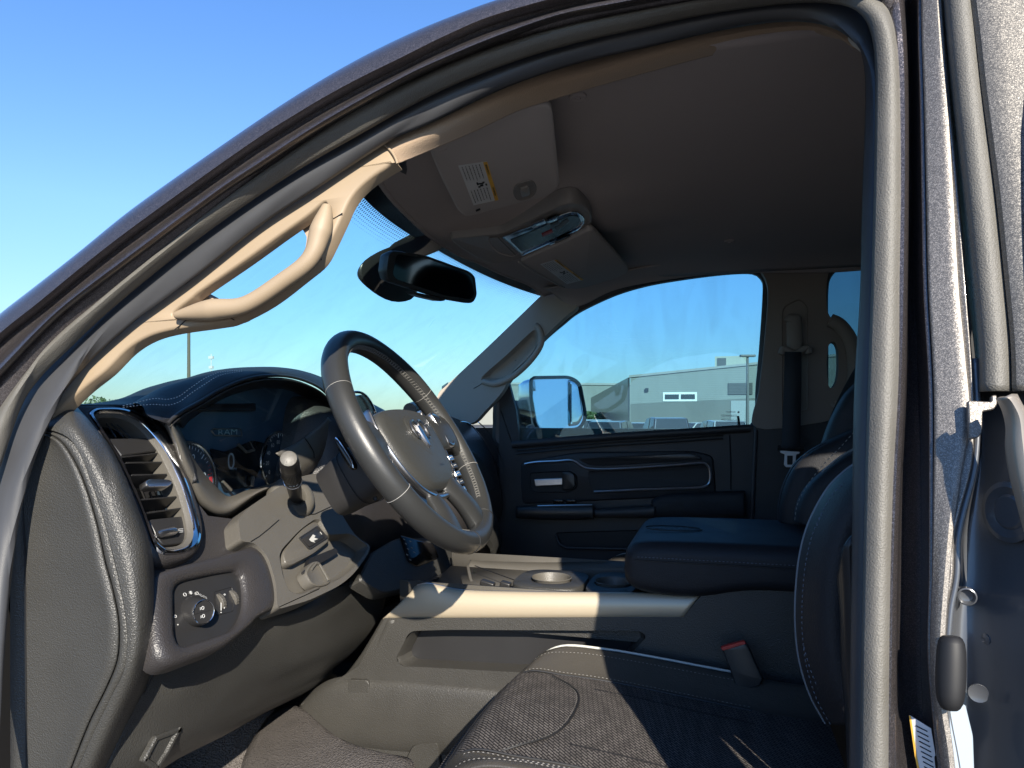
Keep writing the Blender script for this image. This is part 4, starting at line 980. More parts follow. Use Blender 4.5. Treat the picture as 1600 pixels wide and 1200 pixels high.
# panel right of the surround under the wheel, with small buttons
q = rnd([(583,862),(620,840),(690,840),(720,870),(700,905),(660,915),(598,928),(560,905)], [6,10,10,10,10,14,10,10], 4); pl = off(DASH,-.005)
m = M().plate(pj(q, pl), pl, [(0,-.03),(0,-.004),(.003,0)]); cp_ = put("centre_switch_panel", m, m_plastic, TRUCK, label="dark switch panel under the wheel rim")
pl2 = off(pl,.001); m = M().plate(pj(rnd([(624,836),(676,850),(686,872),(652,886),(637,878)], 4), pl2), pl2, [(0,0),(0,.001),(.0015,.002)]); put("panel_plate", m, m_black, cp_)
m = M()
for u, v in ((630,842),(633,849),(640,845),(636,857),(642,855),(635,866),(646,862),(640,874)): m.tube([at(u, v, off(pl,.0035)), at(u+2.5, v+1.5, off(pl,.0035))], .0009, 4)
put("panel_print", m, m_white, cp_)
# silver bezel sweeping down the centre stack
q0 = cv([(668,842),(684,860),(690,876),(688,888),(680,898),(672,904)], X(-.700)); q1 = cv([(690,850),(702,868),(704,880),(700,892),(690,900),(678,908)], X(-.690)); q2 = cv([(704,856),(712,872),(713,886),(706,896),(694,904)], X(-.715))
m = loft([q0, q1, q2], 30, 5); put("stack_trim", m, m_trim, dash, solid=.004)
# ------------------------------------------------------------------ centre screen and passenger side details
q = rnd([(545,616),(566,612),(580,628),(592,660),(600,700),(560,700)], 5); pl = X(-.745)
m = M().plate(pj([(540,614),(568,612),(578,620),(588,640),(640,640),(640,800),(545,800)], X(-.76)), X(-.76), [(0,-.02),(0,0)]) 
sc_ = put("centre_screen", M().plate(pj(rnd([(552,620),(566,616),(574,622),(582,640),(586,662),(560,700),(545,690)], 3), X(-.752)), X(-.752), [(0,-.01),(0,0)]), mat("screen_glass", (.20,.19,.15), .18), TRUCK, label="centre touch screen edge seen through the wheel")  # cream reflection of lit surroundings is put into the glass colour
m = M().tube(cv([(548,613),(562,613),(572,619),(580,630),(585,642),(588,656)], X(-.745)), .0030, 8); put("screen_bezel", m, m_chrome, sc_)
m = M().tube(cv([(720,659),(731,661),(744,672),(757,690),(770,713),(782,735)], X(-.662)), .0022, 8); put("passenger_trim_line", m, m_chrome, dash)
m = M().tube(cv([(748,660),(762,674),(775,697),(786,722),(794,741)], X(-.655)), .0016, 8); put("passenger_trim_line", m, m_chrome, dash)
m = M().plate(pj(rnd([(700,700),(742,705),(760,730),(776,760),(760,770),(715,742)], 8), X(-.645)), X(-.645), [(0,-.01),(0,.0),(.002,.002)]); put("glove_lid", m, m_plastic, dash)
# dark device standing on the dash
a = at(640,640,X(-.72)); b = at(672,626,X(-.78))
m = M().tube([a, a.lerp(b,.5), b], [.016,.014,.010], 16); ph = put("dash_speaker_pod", m, m_lplastic, dash)
# lower centre stack bulges lit at the passenger footwell
m = loft([cv([(740,790),(765,796),(778,820),(780,850)], X(-.64)), cv([(735,830),(755,836),(768,850),(772,870)], X(-.60)), cv([(725,850),(745,862),(760,880),(765,900)], X(-.66))], 20, 5); put("stack_side", m, m_plastic, dash, solid=.004)
# ------------------------------------------------------------------ steering wheel
WC = Vector((-.4846, 1.0995, -.0439)); tl, yw = .5675, .0483
WA = Vector((math.cos(tl)*math.cos(yw), math.cos(tl)*math.sin(yw), math.sin(tl)))       # axis towards the driver
WL = Vector((-math.sin(yw), math.cos(yw), 0)); WU = WA.cross(WL)                        # WL: towards the passenger side, WU: up the wheel
WR, Wr = .194, .0188
def wp(a, r=WR, h=0.0): return WC + WL*(r*math.cos(a)) + WU*(r*math.sin(a)) + WA*h
def W(x, y, h=0.0): return WC + WL*x + WU*y + WA*h
WPL = (WC, WA)
m = M(); rows = []
for k in range(144):
    a = 2*math.pi*k/144; c = wp(a); rad = (WL*math.cos(a) + WU*math.sin(a))
    # thicker grips at ten and two, flatter at the foot
    g = 1 + .06*math.exp(-((abs(math.degrees(a)-90)-50)/16)**2) if a < math.pi else 1.0
    rows.append([c + rad*(Wr*.95*g*math.cos(t)) + WA*(Wr*1.06*g*math.sin(t)) for t in [2*math.pi*j/24 for j in range(24)]])
rows.append(rows[0])
sw = put("steering_wheel", m.grid(rows, 0, True), m_wheel_l, TRUCK, label="leather steering wheel with a chrome horned badge", smooth=0)
sw.data.shade_smooth()
# seams across the rim
for dg in (28, 152, 205, -22, 262, 300):
    a = R(dg); c = wp(a); rad = (WL*math.cos(a) + WU*math.sin(a))
    m = M().tube([c + rad*(Wr*.965*math.cos(t)) + WA*(Wr*1.075*math.sin(t)) for t in [2*math.pi*j/24 for j in range(25)]], .0006, 5, caps=False)
    put("rim_seam", m, m_thread if dg in (28,152,-22,205) else m_dark, sw)
# baseball stitching on the inside of the rim
def lacing(a0, a1, th=2.75, n=46):
    m = M()
    for k in range(n):
        a = a0 + (a1-a0)*k/n; b = a + (a1-a0)/n*.62
        def q(a, t):
            rad = (WL*math.cos(a) + WU*math.sin(a)); return wp(a) + rad*(Wr*.985*math.cos(t)) + WA*(Wr*1.09*math.sin(t))
        m.tube([q(a, th-.20), q((a+b)/2, th+.0), q(b, th+.20)], .00075, 5)
        m.tube([q(b, th-.20), q((a+b)/2, th+.0), q(a, th+.20)], .00055, 4)
    return m
put("lacing", lacing(R(15), R(135), n=58), m_thread2, sw); put("lacing", lacing(R(-48), R(-8), n=20), m_thread2, sw)
put("lacing", lacing(R(215), R(262), n=20), m_thread2, sw)
# airbag pad: domed, egg shaped
padp = [(-.098,.048),(-.06,.057),(0,.060),(.06,.057),(.098,.048),(.113,.022),(.110,-.018),(.098,-.052),(.072,-.082),(.036,-.096),(-.036,-.096),(-.072,-.082),(-.098,-.052),(-.110,-.018),(-.113,.022)]
lp = resamp(cat([W(x, y) for x, y in padp], 6, True), 96, True); cc = W(0, -.012)
m = M().grid([[c.lerp(cc, t) + WA*h for c in lp] for t, h in ((-.0,-.030),(0,-.008),(.015,-.001),(.05,.004),(.15,.008),(.4,.012),(.7,.0145),(.93,.015))], closed=True)
m.f.append(tuple(range(len(m.v)-96, len(m.v)))); m.mi.append(0)
m_pad = mat("airbag_pad_plastic", (.038,.038,.035), .45, bump=[('c',500,.5,.0006)])
put("airbag_pad", m, m_pad, sw, smooth=70)
# chrome sweep round the lower pad
swp = [(-.112,.058),(-.124,.020),(-.120,-.022),(-.106,-.060),(-.078,-.092),(-.040,-.108),(0,-.110),(.040,-.108),(.078,-.092),(.106,-.060),(.120,-.022),(.124,.020),(.112,.058)]
path = cat([W(x, y, .000) for x, y in swp], 6)
inn = cat([W(x*.93, y*.91+(.0 if y < 0 else -.004), -.003) for x, y in swp], 6)
mm_ = [a.lerp(b,.5) + WA*.003 for a, b in zip(path, inn)]
put("chrome_sweep", loft([[p - WA*.012 for p in path], path, mm_, inn], 90, 3), m_satin, sw, solid=.0015)
# hub shell and spokes
m = M().grid([[W(0,0)+(c-W(0,0))*s_ + WA*h for c in lp] for s_, h in ((1.03,-.010),(1.04,-.020),(.9,-.034),(.7,-.046),(.5,-.055))], closed=True, caps=False)
m.f.append(tuple(range(len(m.v)-96, len(m.v)))); m.mi.append(0)
put("hub_shell", m, m_plastic_sm, sw, smooth=60)
def spoke(p, mt, nm="spoke", th=.012):
    """p: list of (x,y,halfwidth) centreline; flattened tube blending into the rim"""
    cs = cat([Vector((x, y, w_)) for x, y, w_ in p], 6); rows = []
    for i, c in enumerate(cs):
        t = (cs[min(i+1,len(cs)-1)] - cs[max(i-1,0)]); t = Vector((t.x, t.y)).normalized(); n_ = Vector((-t.y, t.x))
        f = i/(len(cs)-1); hh = th*(1+.3*f); lift = (-.004 if p[0][0] > 0 else -.018*(1-f)-.002) + .006*f*(1-f)*4
        rows.append([W(c.x + n_.x*c.z*math.cos(a), c.y + n_.y*c.z*math.cos(a), lift + hh*math.sin(a)*(1 if math.sin(a) > 0 else 1.3)) for a in [2*math.pi*k/20 for k in range(20)]])
    return put(nm, M().grid(rows, 0, True, True), mt, sw, smooth=80)
for sx in (-1, 1):
    spoke([(sx*.095,.010,.038),(sx*.120,.008,.037),(sx*.150,.006,.036),(sx*.172,.004,.044),(sx*.190,.002,.060)], m_wheel_l)
    spoke([(sx*.030,-.085,.028),(sx*.042,-.112,.026),(sx*.058,-.142,.027),(sx*.074,-.168,.036)], m_wheel_l)
    if sx < 0: continue
    # button pods on the side spokes
    bp = [(sx*x, y) for x, y in [(.118,.040),(.134,.044),(.150,.036),(.160,.016),(.158,-.012),(.148,-.026),(.132,-.026),(.121,-.014)]]
    L_ = resamp(cat([W(x, y) for x, y in bp], 5, True), 48, True)
    cen_ = sum(L_, Vector())/48
    m = M().grid([[c.lerp(cen_, t) + WA*h for c in L_] for t, h in ((0,-.004),(0,.0105),(.05,.0125),(.10,.013),(.17,.0115))], closed=True, caps=False); put("pod_rim", m, m_satin, sw, smooth=60)
    m = M().grid([[c.lerp(cen_, t) + WA*h for c in L_] for t, h in ((.15,.009),(.16,.0115),(.3,.0125))], closed=True); m.f.append(tuple(range(len(m.v)-48, len(m.v)))); m.mi.append(0); put("button_pod", m, m_plastic_sm, sw)
    m = M()
    for (x, y) in ((.139,.022),(.142,-.006)):
        c = W(sx*x, y, .0130); m.tube([c-WL*.003, c+WL*.003], .0007, 5); m.tube([c-WU*.0022, c+WU*.0022], .0007, 5)
    put("button_symbols", m, m_white, sw)
    m = M().tube([W(sx*.124,.010,.0127), W(sx*.156,.006,.0127)], .0007, 4); put("button_split", m, m_dark, sw)
# lower buttons seen between the right hand spokes: piano keys
for i, (x, y) in enumerate(((.112,-.046),(.107,-.062),(.100,-.078),(.091,-.094),(.080,-.108))):
    m = M().box((0,0,0), (.026,.0105,.012)); m.v = [W(x+p.x, y+p.y, -.002+p.z) for p in m.v]; put("cruise_key", m, m_plastic_sm if i % 2 else m_satin, sw, bevel=.0012)
    m = M().tube([W(x-.005,y,.0047), W(x+.005,y,.0047)], .0009, 4); put("key_print", m, m_white, sw)
m = M().plate([W(x, y) for x, y in [(.085,-.030),(.128,-.030),(.130,-.055),(.118,-.090),(.092,-.122),(.060,-.090)]], WPL, [(0,-.022),(0,-.010),(.003,-.006)]); put("key_carrier", m, m_black, sw)
m = M().plate([W(-x, y) for x, y in [(.085,-.030),(.128,-.030),(.130,-.055),(.118,-.090),(.092,-.122),(.060,-.090)]], WPL, [(0,-.022),(0,-.010),(.003,-.006)]); put("key_carrier", m, m_black, sw)
# ram's head badge
bc_ = (.000, .000)
def B_(pts, h=.0150): return [W(bc_[0]+x*1.5, bc_[1]+y*1.5, h) for x, y in pts]
m = M().plate(cat(B_([(0,.026),(.018,.022),(.026,.008),(.022,-.012),(.0,-.026),(-.022,-.012),(-.026,.008),(-.018,.022)]), 4, True), (W(0,0,.0145), WA), [(0,-.004),(0,.0),(.002,.0006)]); put("badge_base", m, m_pad, sw)
for sx in (-1, 1):
    hp = cat([W(sx*x*1.35, y*1.35, .0175) for x, y in [(.002,.013),(.009,.018),(.018,.0155),(.0225,.007),(.020,-.003),(.0135,-.005),(.0115,.000),(.0145,.0035)]], 5)
    m = M().tube(hp, [.0036*(1-.55*i/(len(hp)-1)) for i in range(len(hp))], 8, flat=.7); put("badge_horn", m, m_satin, sw)
m = M().plate([W(x*1.35, y*1.35, .0150) for x, y in [(-.0055,.013),(.0055,.013),(.0075,.003),(.0045,-.014),(0,-.020),(-.0045,-.014),(-.0075,.003)]], (W(0,0,.0150), WA), [(0,-.001),(0,.0016),(.0022,.0042)])
put("badge_muzzle", m, m_satin, sw)
m = M(); text("AIRBAG", W(.02,-.058,.0125), WL, WU, .0062, m); put("pad_lettering", m, m_plastic_sm, sw, smooth=0)
# ------------------------------------------------------------------ steering column
def csec(t, wx, wy, dz=0.0, e=.55):
    c = WC - WA*t + Vector((0,0,dz)) + WL*(.012+.10*max(0,t-.06)); out = []
    for k in range(40):
        a = 2*math.pi*k/40; ca, sa = math.cos(a), math.sin(a)
        out.append(c + WL*(wx*math.copysign(abs(ca)**e, ca)) + WU*(wy*math.copysign(abs(sa)**e, sa)))
    return out
m = M().grid([csec(.050,.040,.036), csec(.054,.050,.042), csec(.060,.053,.046), csec(.085,.056,.049), csec(.11,.057,.050), csec(.135,.056,.049,.001), csec(.155,.052,.046,.002), csec(.18,.045,.044,.002)], 0, True, True)
col = put("steering_column", m, mat("column_shroud_plastic", (.024,.023,.023), .55, bump=[('n',900,.3,.0004)]), TRUCK, smooth=60, label="dark shroud of the steering column behind the wheel")
m = M().tube([p*1 for p in csec(.122,.0575,.0507,.0)]+[csec(.122,.0575,.0507,.0)[0]], .0008, 5, caps=False); put("shroud_seam", m, m_dark, col)
# shift paddle / badge on the flank
q = cv([(523,683),(528,688),(538,702),(548,718),(553,730),(549,735),(541,727),(531,710),(524,695)], Y(1.02), 4, True)
m = M().plate(q, Y(1.02), [(.0,-.012),(0,-.003),(.0015,.0),(.003,.001)]); put("flank_button", m, m_black, col)
m = M().tube(cv([(524,684),(530,690),(540,705),(549,720),(552,731)], Y(1.018)), .0012, 6); put("flank_chrome", m, m_chrome, col)
c = at(586,779,Y(1.02)); m = M().lathe(c, (0.3,-1,0), [(.0035,-.004),(.0035,.0005),(.002,-.001),(0,-.001)], 12); put("screw_hole", m, m_dark, col)
# ------------------------------------------------------------------ turn-signal stalk
s0 = at(463,780,off(CP,-.004)); s1 = at(452,722,Y(1.00)); ax = (s1-s0).normalized(); L = (s1-s0).length
prof = [(.0105,-.03),(.0115,L*.10),(.0125,L*.35),(.0130,L*.52),(.0150,L*.55),(.0152,L*.60),(.0140,L*.61),(.0142,L*.62),(.0155,L*.66),(.0158,L*.86),(.0148,L*.885),(.0148,L*.90),(.0156,L*.93),(.0152,L*1.0),(.0142,L*1.05),(.0125,L*1.075),(0,L*1.08)]
m = M().lathe(s0, ax, prof, 40); stk = put("indicator_stalk", m, m_plastic_sm, TRUCK, smooth=35, label="black indicator stalk with a ribbed rotary end")
e_ = s1 + ax*(.078*L); m = M().lathe(e_, ax, [(.0128,-.001),(.0128,.0004),(.0122,.0008),(0,.0010)], 36); put("stalk_cap", m, m_lplastic, stk)
m = M(); x_ = ax.orthogonal().normalized(); y_ = ax.cross(x_)
for k in range(40):
    a = 2*math.pi*k/40; d = x_*math.cos(a)+y_*math.sin(a); m.tube([s0+ax*(L*.67)+d*.0158, s0+ax*(L*.85)+d*.0158], .0006, 4)
put("stalk_ribs", m, m_plastic_sm, stk)
m = M().tube([s0+ax*(L*.54)+(x_*math.cos(a)+y_*math.sin(a))*.0151 for a in [2*math.pi*k/36 for k in range(37)]], .0008, 5, caps=False); put("stalk_ring", m, m_satin, stk)
m = M(); vd_ = (-(s0+s1)/2); vd_ = (vd_ - ax*vd_.dot(ax)).normalized(); pe = ax.cross(vd_)
for k, a in enumerate((-.35,.0,.35)):
    d = (vd_*math.cos(a) + pe*math.sin(a)); t_ = ax.cross(d)
    m.tube([s0+ax*(L*.615)+d*.0155-t_*.0018, s0+ax*(L*.615)+d*.0155+t_*.0018], .0008, 4)
put("stalk_print", m, m_white, stk)
# ------------------------------------------------------------------ centre console
CY = 1.345
cs = mat("console_side_plastic", (.040,.038,.034), .45, bump=[('c',640,.8,.0008),('n',260,.4,.0008)], var=.15)
# side wall with the map pocket: outline and hole, on the driver's side
side = [(600,966),(1066,964),(1096,930),(1126,908),(1140,903),(1250,901),(1360,901),(1360,1260),(640,1260),(470,1150),(470,1100),(560,1040)]
pock = rnd([(640,986),(700,984),(880,985),(1000,986),(1011,994),(985,1024),(975,1050),(930,1056),(780,1049),(690,1044),(628,1041),(618,1030)], [10,20,20,8,8,14,14,20,20,20,8,12], 5)
CPn = Y(CY, .03)
A = pj(side, CPn); B = pj(pock, CPn); m = M(); m.add(A+B, [tuple(t) for t in tessellate_polygon([A, B])])
n_ = CPn[1]; Br = resamp(B, 90, True); bc2 = sum(Br, Vector())/90
m.grid([[p for p in Br], [p.lerp(bc2,.01) - n_*.004 for p in Br], [p.lerp(bc2,.03) - n_*.012 for p in Br], [p.lerp(bc2,.05) - n_*.05 for p in Br]], closed=True)
m.grid([A, [p - n_*.06 for p in A]], closed=True)
con = put("centre_console", m, cs, TRUCK, label="centre console between the front seats", bevel=.003, smooth=40)
m = M().plate([p.lerp(bc2,.04) for p in Br], off(CPn,-.045), [(0,-.001),(0,0)]); put("pocket_back", m, m_plastic_sm, con)  # darker plastic stands in for the shade inside the pocket
# raised border left of the pocket and its sloping foot
m = loft([cv([(598,968),(560,1030),(520,1075),(480,1100)], Y(CY-.002)), cv([(612,968),(585,1025),(565,1060),(550,1090),(470,1150)], Y(CY-.012)), cv([(626,970),(606,1020),(612,1052),(700,1066),(790,1072)], Y(CY-.002))], 40, 5)
put("pocket_border", m, cs, con, solid=.003)
# lower bulge by the driver's feet
lb = [
 ([(470,1098),(520,1062),(600,1058),(700,1066),(800,1075),(900,1080)], Y(CY-.004)),
 ([(470,1112),(520,1078),(600,1074),(700,1080),(800,1090),(900,1095)], Y(CY-.020)),
 ([(480,1135),(530,1120),(600,1122),(700,1130),(800,1140),(900,1145)], Y(CY-.026)),
 ([(500,1165),(550,1160),(610,1166),(700,1172),(800,1180),(900,1190)], Y(CY-.020)),
 ([(520,1190),(570,1186),(630,1190),(700,1200),(800,1230),(900,1240)], Y(CY+.01)),
]
m = loft([cv(p, pl) for p, pl in lb], 50, 6); put("lower_bulge", m, cs, con, solid=.004)
m = M().plate(pj(rnd([(545,1062),(574,1063),(577,1068),(577,1094),(572,1098),(548,1097),(544,1092)], 3), Y(CY-.0245)), Y(CY-.0245), [(0,-.01),(0,.0006),(.0012,.0016)]); put("access_plug", m, cs, con)
m = M().plate(pj(rnd([(646,1162),(685,1158),(690,1200),(650,1230),(632,1190)], 8), Y(CY-.026)), Y(CY-.026), [(0,-.01),(0,.0),(.002,.003)]); put("seat_rail_cover", m, cs, con)
# champagne trim strip along the console's edge
trim = [
 ([(1094,931),(1000,928),(800,926),(720,923),(690,917),(668,913),(652,916),(646,922)], Y(CY+.010)),
 ([(1092,933),(1000,931),(800,929),(720,927),(690,922),(668,918),(650,922),(640,930)], Y(CY-.002)),
 ([(1082,945),(1000,944),(800,944),(720,943),(690,942),(660,941),(636,942),(622,946)], Y(CY-.010)),
 ([(1070,960),(1000,959),(800,959),(720,959),(690,959),(650,959),(620,960),(603,962)], Y(CY-.010)),
 ([(1066,965),(1000,965),(800,966),(720,966),(690,966),(650,966),(618,966),(598,966)], Y(CY-.002)),
]
m = loft([cv(p, pl) for p, pl in trim], 70, 5); tr = put("console_trim", m, m_trim, con, solid=.003, smooth=40)
m = M().tube(cv([(1094,930),(1000,927),(800,925),(720,922),(690,916),(668,912),(652,915)], Y(CY+.008)), .0022, 8); put("trim_edge", m, m_satin, con)
# console top: floor of the tray, cup holders, far edge
zt = -.343
def ZT(dz): return Z(zt+dz)
x0, x1 = -.63, -.10
m = M().box(((x0+x1)/2, 1.50, zt-.075), (x1-x0, .30, .02)); put("tray_floor", m, m_plastic, con)
for (ya, za), (yb, zb_) in (((1.362,zt-.002),(1.366,zt-.07)), ((1.655,zt-.07),(1.66,zt))):
    m = M().add([Vector((x0,ya,za)), Vector((x0,yb,zb_)), Vector((x1,yb,zb_)), Vector((x1,ya,za))], [(0,1,2,3)]); put("tray_wall", m, m_lplastic, con, solid=.006)
# centre island with two cup holders
def island(cx, cy, rx, ry, hr, nm):
    out = [Vector((cx+rx*math.copysign(abs(math.cos(a))**.6, math.cos(a)), cy+ry*math.copysign(abs(math.sin(a))**.6, math.sin(a)), zt-.008)) for a in [2*math.pi*k/60 for k in range(60)]]
    inn_ = [Vector((cx+hr*math.cos(a), cy+hr*math.sin(a), zt-.008)) for a in [2*math.pi*k/60 for k in range(60)]]
    m = M().grid([[p-Vector((0,0,.06)) for p in out], out, [p.lerp(q,.06)+Vector((0,0,.003)) for p, q in zip(out, inn_)], [p.lerp(q,.85)+Vector((0,0,.003)) for p, q in zip(out, inn_)], inn_, [q-Vector((0,0,.05)) for q in inn_]], closed=True)
    m.f.append(tuple(range(len(m.v)-60, len(m.v)))); m.mi.append(0)
    put(nm, m, m_plastic, con, smooth=50)
    m = M().lathe((cx, cy, zt-.052), (0,0,1), [(hr*.86,-.001),(hr*.90,.030),(hr*.97,.047),(hr*1.03,.050),(hr*1.0,.051),(hr*.93,.046),(hr*.84,.004),(0,.004)], 40, caps=False); put("cup_liner", m, m_lplastic, con)
island(-.335, 1.47, .075, .085, .041, "cup_holder"); island(-.205, 1.47, .050, .10, .037, "cup_holder")
# forward bin with a slanting lid line
m = loft([cv([(722,905),(738,890),(740,882)], Y(1.60)), cv([(745,925),(752,905),(755,890)], Y(1.55)), cv([(800,918),(822,905),(850,893)], Y(1.58))], 16, 4)
m = M().add([Vector((-.625,1.38,zt-.065)), Vector((-.43,1.38,zt-.065)), Vector((-.43,1.64,zt-.03)), Vector((-.625,1.64,zt-.03))], [(0,1,2,3)]); put("bin_floor", m, m_lplastic, con, solid=.004)
m = M().tube([at(742,884,Z(zt-.012)), at(800,905,Z(zt-.02)), at(832,917,Z(zt-.02))], .0012, 5); put("bin_lid_line", m, m_dark, con)
m = M().tube([at(731,886,Z(zt-.03)), at(735,905,Z(zt-.04)), at(741,920,Z(zt-.055))], .004, 8); put("bin_rib", m, m_lplastic, con)
fe = [[Vector((x, 1.655, zt+dz)) for x in (-.70,-.60,-.5,-.3,-.16)] for dz in (0,)]
far_ = cat([at(735,876,Y(1.66)), at(760,878,Y(1.66)), at(800,879,Y(1.66)), at(850,880,Y(1.66)), at(930,879,Y(1.66)), at(995,878,Y(1.66))], 6)
m = M().tube(far_, .0024, 8); put("far_trim_edge", m, m_satin, con)
m = M().grid([[p for p in far_], [p+Vector((0,.02,-.01)) for p in far_], [p+Vector((0,.025,-.30)) for p in far_]]); put("far_side", m, cs, con)
m = M().grid([[p for p in far_], [p+Vector((0,-.016,-.012)) for p in far_], [p+Vector((0,-.022,-.065)) for p in far_]]); put("far_inner_wall", m, m_lplastic, con, solid=.003)
# little sockets at the head of the tray
for i, (u, v) in enumerate(((696,910),(703,909),(710,907))):
    m = M().plate(pj(rnd([(u-2.4,v-7),(u+2.4,v-5),(u+3.4,v+6),(u-.6,v+6)], 1.5), X(-.615)), X(-.615), [(0,-.003),(0,.0),(.0006,.001)]); put("usb_socket", m, m_satin if i < 2 else m_plastic_sm, con)
m = M().plate(pj([(640,918),(668,910),(730,880),(742,878),(742,925),(700,925)], X(-.622)), X(-.622), [(0,-.01),(0,0)]); put("tray_front_wall", m, m_plastic_sm, con)
# key fob / charger clutter in the tray
for (u, v, sx_, sz_) in ((762,912,.030,.012),(790,914,.022,.014),(776,920,.026,.008)):
    c = at(u, v, Y(1.42)); m = M().box(c, (sx_,.018,sz_), Matrix.Rotation(R(random.uniform(-25,25)), 3, 'Y')); put("tray_switch", m, m_plastic_sm, con, bevel=.003)
# chrome gear-lever style ring near cup holder
m = M().tube(cv([(796,918),(806,914),(816,912),(828,913)], Y(1.44)), .0014, 6); put("holder_ring", m, m_satin, con)
# padded armrest lid
ao = [(978,868),(979,853),(986,843),(1005,827),(1030,822),(1060,819),(1120,815),(1200,814),(1360,814)]
def asec(x, zt_, zb, y0, y1, r=.030):
    pts = []
    for (cy, cz, a0) in ((y0+r, zt_-r, 180), (y1-r, zt_-r, 90), (y1-r*.8, zb+r*.8, 0), (y0+r*.8, zb+r*.8, -90)):
        rr = r if cz > (zt_+zb)/2 else r*.8
        for k in range(7):
            a = R(a0 - k*15); pts.append(Vector((x, cy+rr*math.cos(a), cz+rr*math.sin(a))))
    return pts
secs = []
for x, zt_, zb, g in ((-.168,-.262,-.300,.030),(-.166,-.252,-.310,.012),(-.158,-.243,-.320,.004),(-.140,-.237,-.329,0),(-.10,-.234,-.334,0),(-.03,-.233,-.335,0),(.02,-.232,-.320,0),(.07,-.232,-.312,0),(.2,-.232,-.312,0),(.40,-.232,-.312,0)):
    secs.append(asec(x, zt_, zb, 1.318+g, 1.68-g))
arm = put("armrest_lid", M().grid(secs, 0, True, True), m_leather, con, sub=1, smooth=80)
m = M(); dashes([Vector((x, 1.3155, -.262)) for x in [-.14+.02*k for k in range(26)]], .0045, .0022, .0012, .0006, (0,-1,.4), m, 0); put("armrest_stitching", m, mat("dark_thread",(.10,.12,.15),.7), con)
m = M().tube([Vector((x, 1.3165, -.268)) for x in (-.145,-.05,.1,.38)], .0012, 5); put("armrest_seam", m, m_dark, con)
# embossed badge on the lid
em = M(); c = Vector((-.085, 1.47, -.2315))
text("RAM", c, (1,0,0), (0,1,0), .030, em); em.tube([c+Vector((.055*math.cos(a), .030*math.sin(a), 0)) for a in [2*math.pi*k/40 for k in range(41)]], .0012, 5, caps=False)
put("embossed_badge", em, mat("embossed_leather",(.006,.007,.009),.5), con, smooth=0)
# ------------------------------------------------------------------ seats
m_seatfab = bpy.data.materials.new("woven_seat_cloth"); m_seatfab.use_nodes = True
t = m_seatfab.node_tree; b = t.nodes["Principled BSDF"]; b.inputs["Roughness"].default_value = .8; b.inputs["Specular IOR Level"].default_value = .25
tc = t.nodes.new("ShaderNodeTexCoord"); mp = t.nodes.new("ShaderNodeMapping"); mp.inputs["Rotation"].default_value = (0,0,R(45)); mp.inputs["Scale"].default_value = (95,95,95)
t.links.new(tc.outputs["Object"], mp.inputs[0])
br = t.nodes.new("ShaderNodeTexBrick"); br.inputs["Scale"].default_value = 1; br.inputs["Mortar Size"].default_value = .09; br.inputs["Brick Width"].default_value = 1.3; br.inputs["Row Height"].default_value = .42
br.inputs["Color1"].default_value = (.135,.122,.112,1); br.inputs["Color2"].default_value = (.088,.079,.074,1); br.inputs["Mortar"].default_value = (.012,.011,.012,1)
t.links.new(mp.outputs[0], br.inputs["Vector"])
vo_ = t.nodes.new("ShaderNodeTexVoronoi"); vo_.inputs["Scale"].default_value = 300; vo_.inputs["Randomness"].default_value = .2; t.links.new(tc.outputs["Object"], vo_.inputs["Vector"])
cr = t.nodes.new("ShaderNodeMapRange"); cr.inputs["From Min"].default_value = .25; cr.inputs["From Max"].default_value = .5; cr.inputs["To Min"].default_value = 1.25; cr.inputs["To Max"].default_value = .8
t.links.new(vo_.outputs["Distance"], cr.inputs["Value"])
mu = t.nodes.new("ShaderNodeMix"); mu.data_type = 'RGBA'; mu.blend_type = 'MULTIPLY'; mu.inputs["Factor"].default_value = 1
t.links.new(br.outputs["Color"], mu.inputs["A"]); t.links.new(cr.outputs[0], mu.inputs["B"]); t.links.new(mu.outputs["Result"], b.inputs["Base Color"])
bp = t.nodes.new("ShaderNodeBump"); bp.inputs["Strength"].default_value = .7; bp.inputs["Distance"].default_value = .0012; t.links.new(br.outputs["Fac"], bp.inputs["Height"]); bp.invert = True
t.links.new(bp.outputs[0], b.inputs["Normal"])
m_sleather = mat("seat_leather", (.055,.050,.043), .42, bump=[('c',420,.5,.0007),('n',50,.3,.003)], var=.12)
def sm(t): t = max(0, min(1, t)); return t*t*(3-2*t)
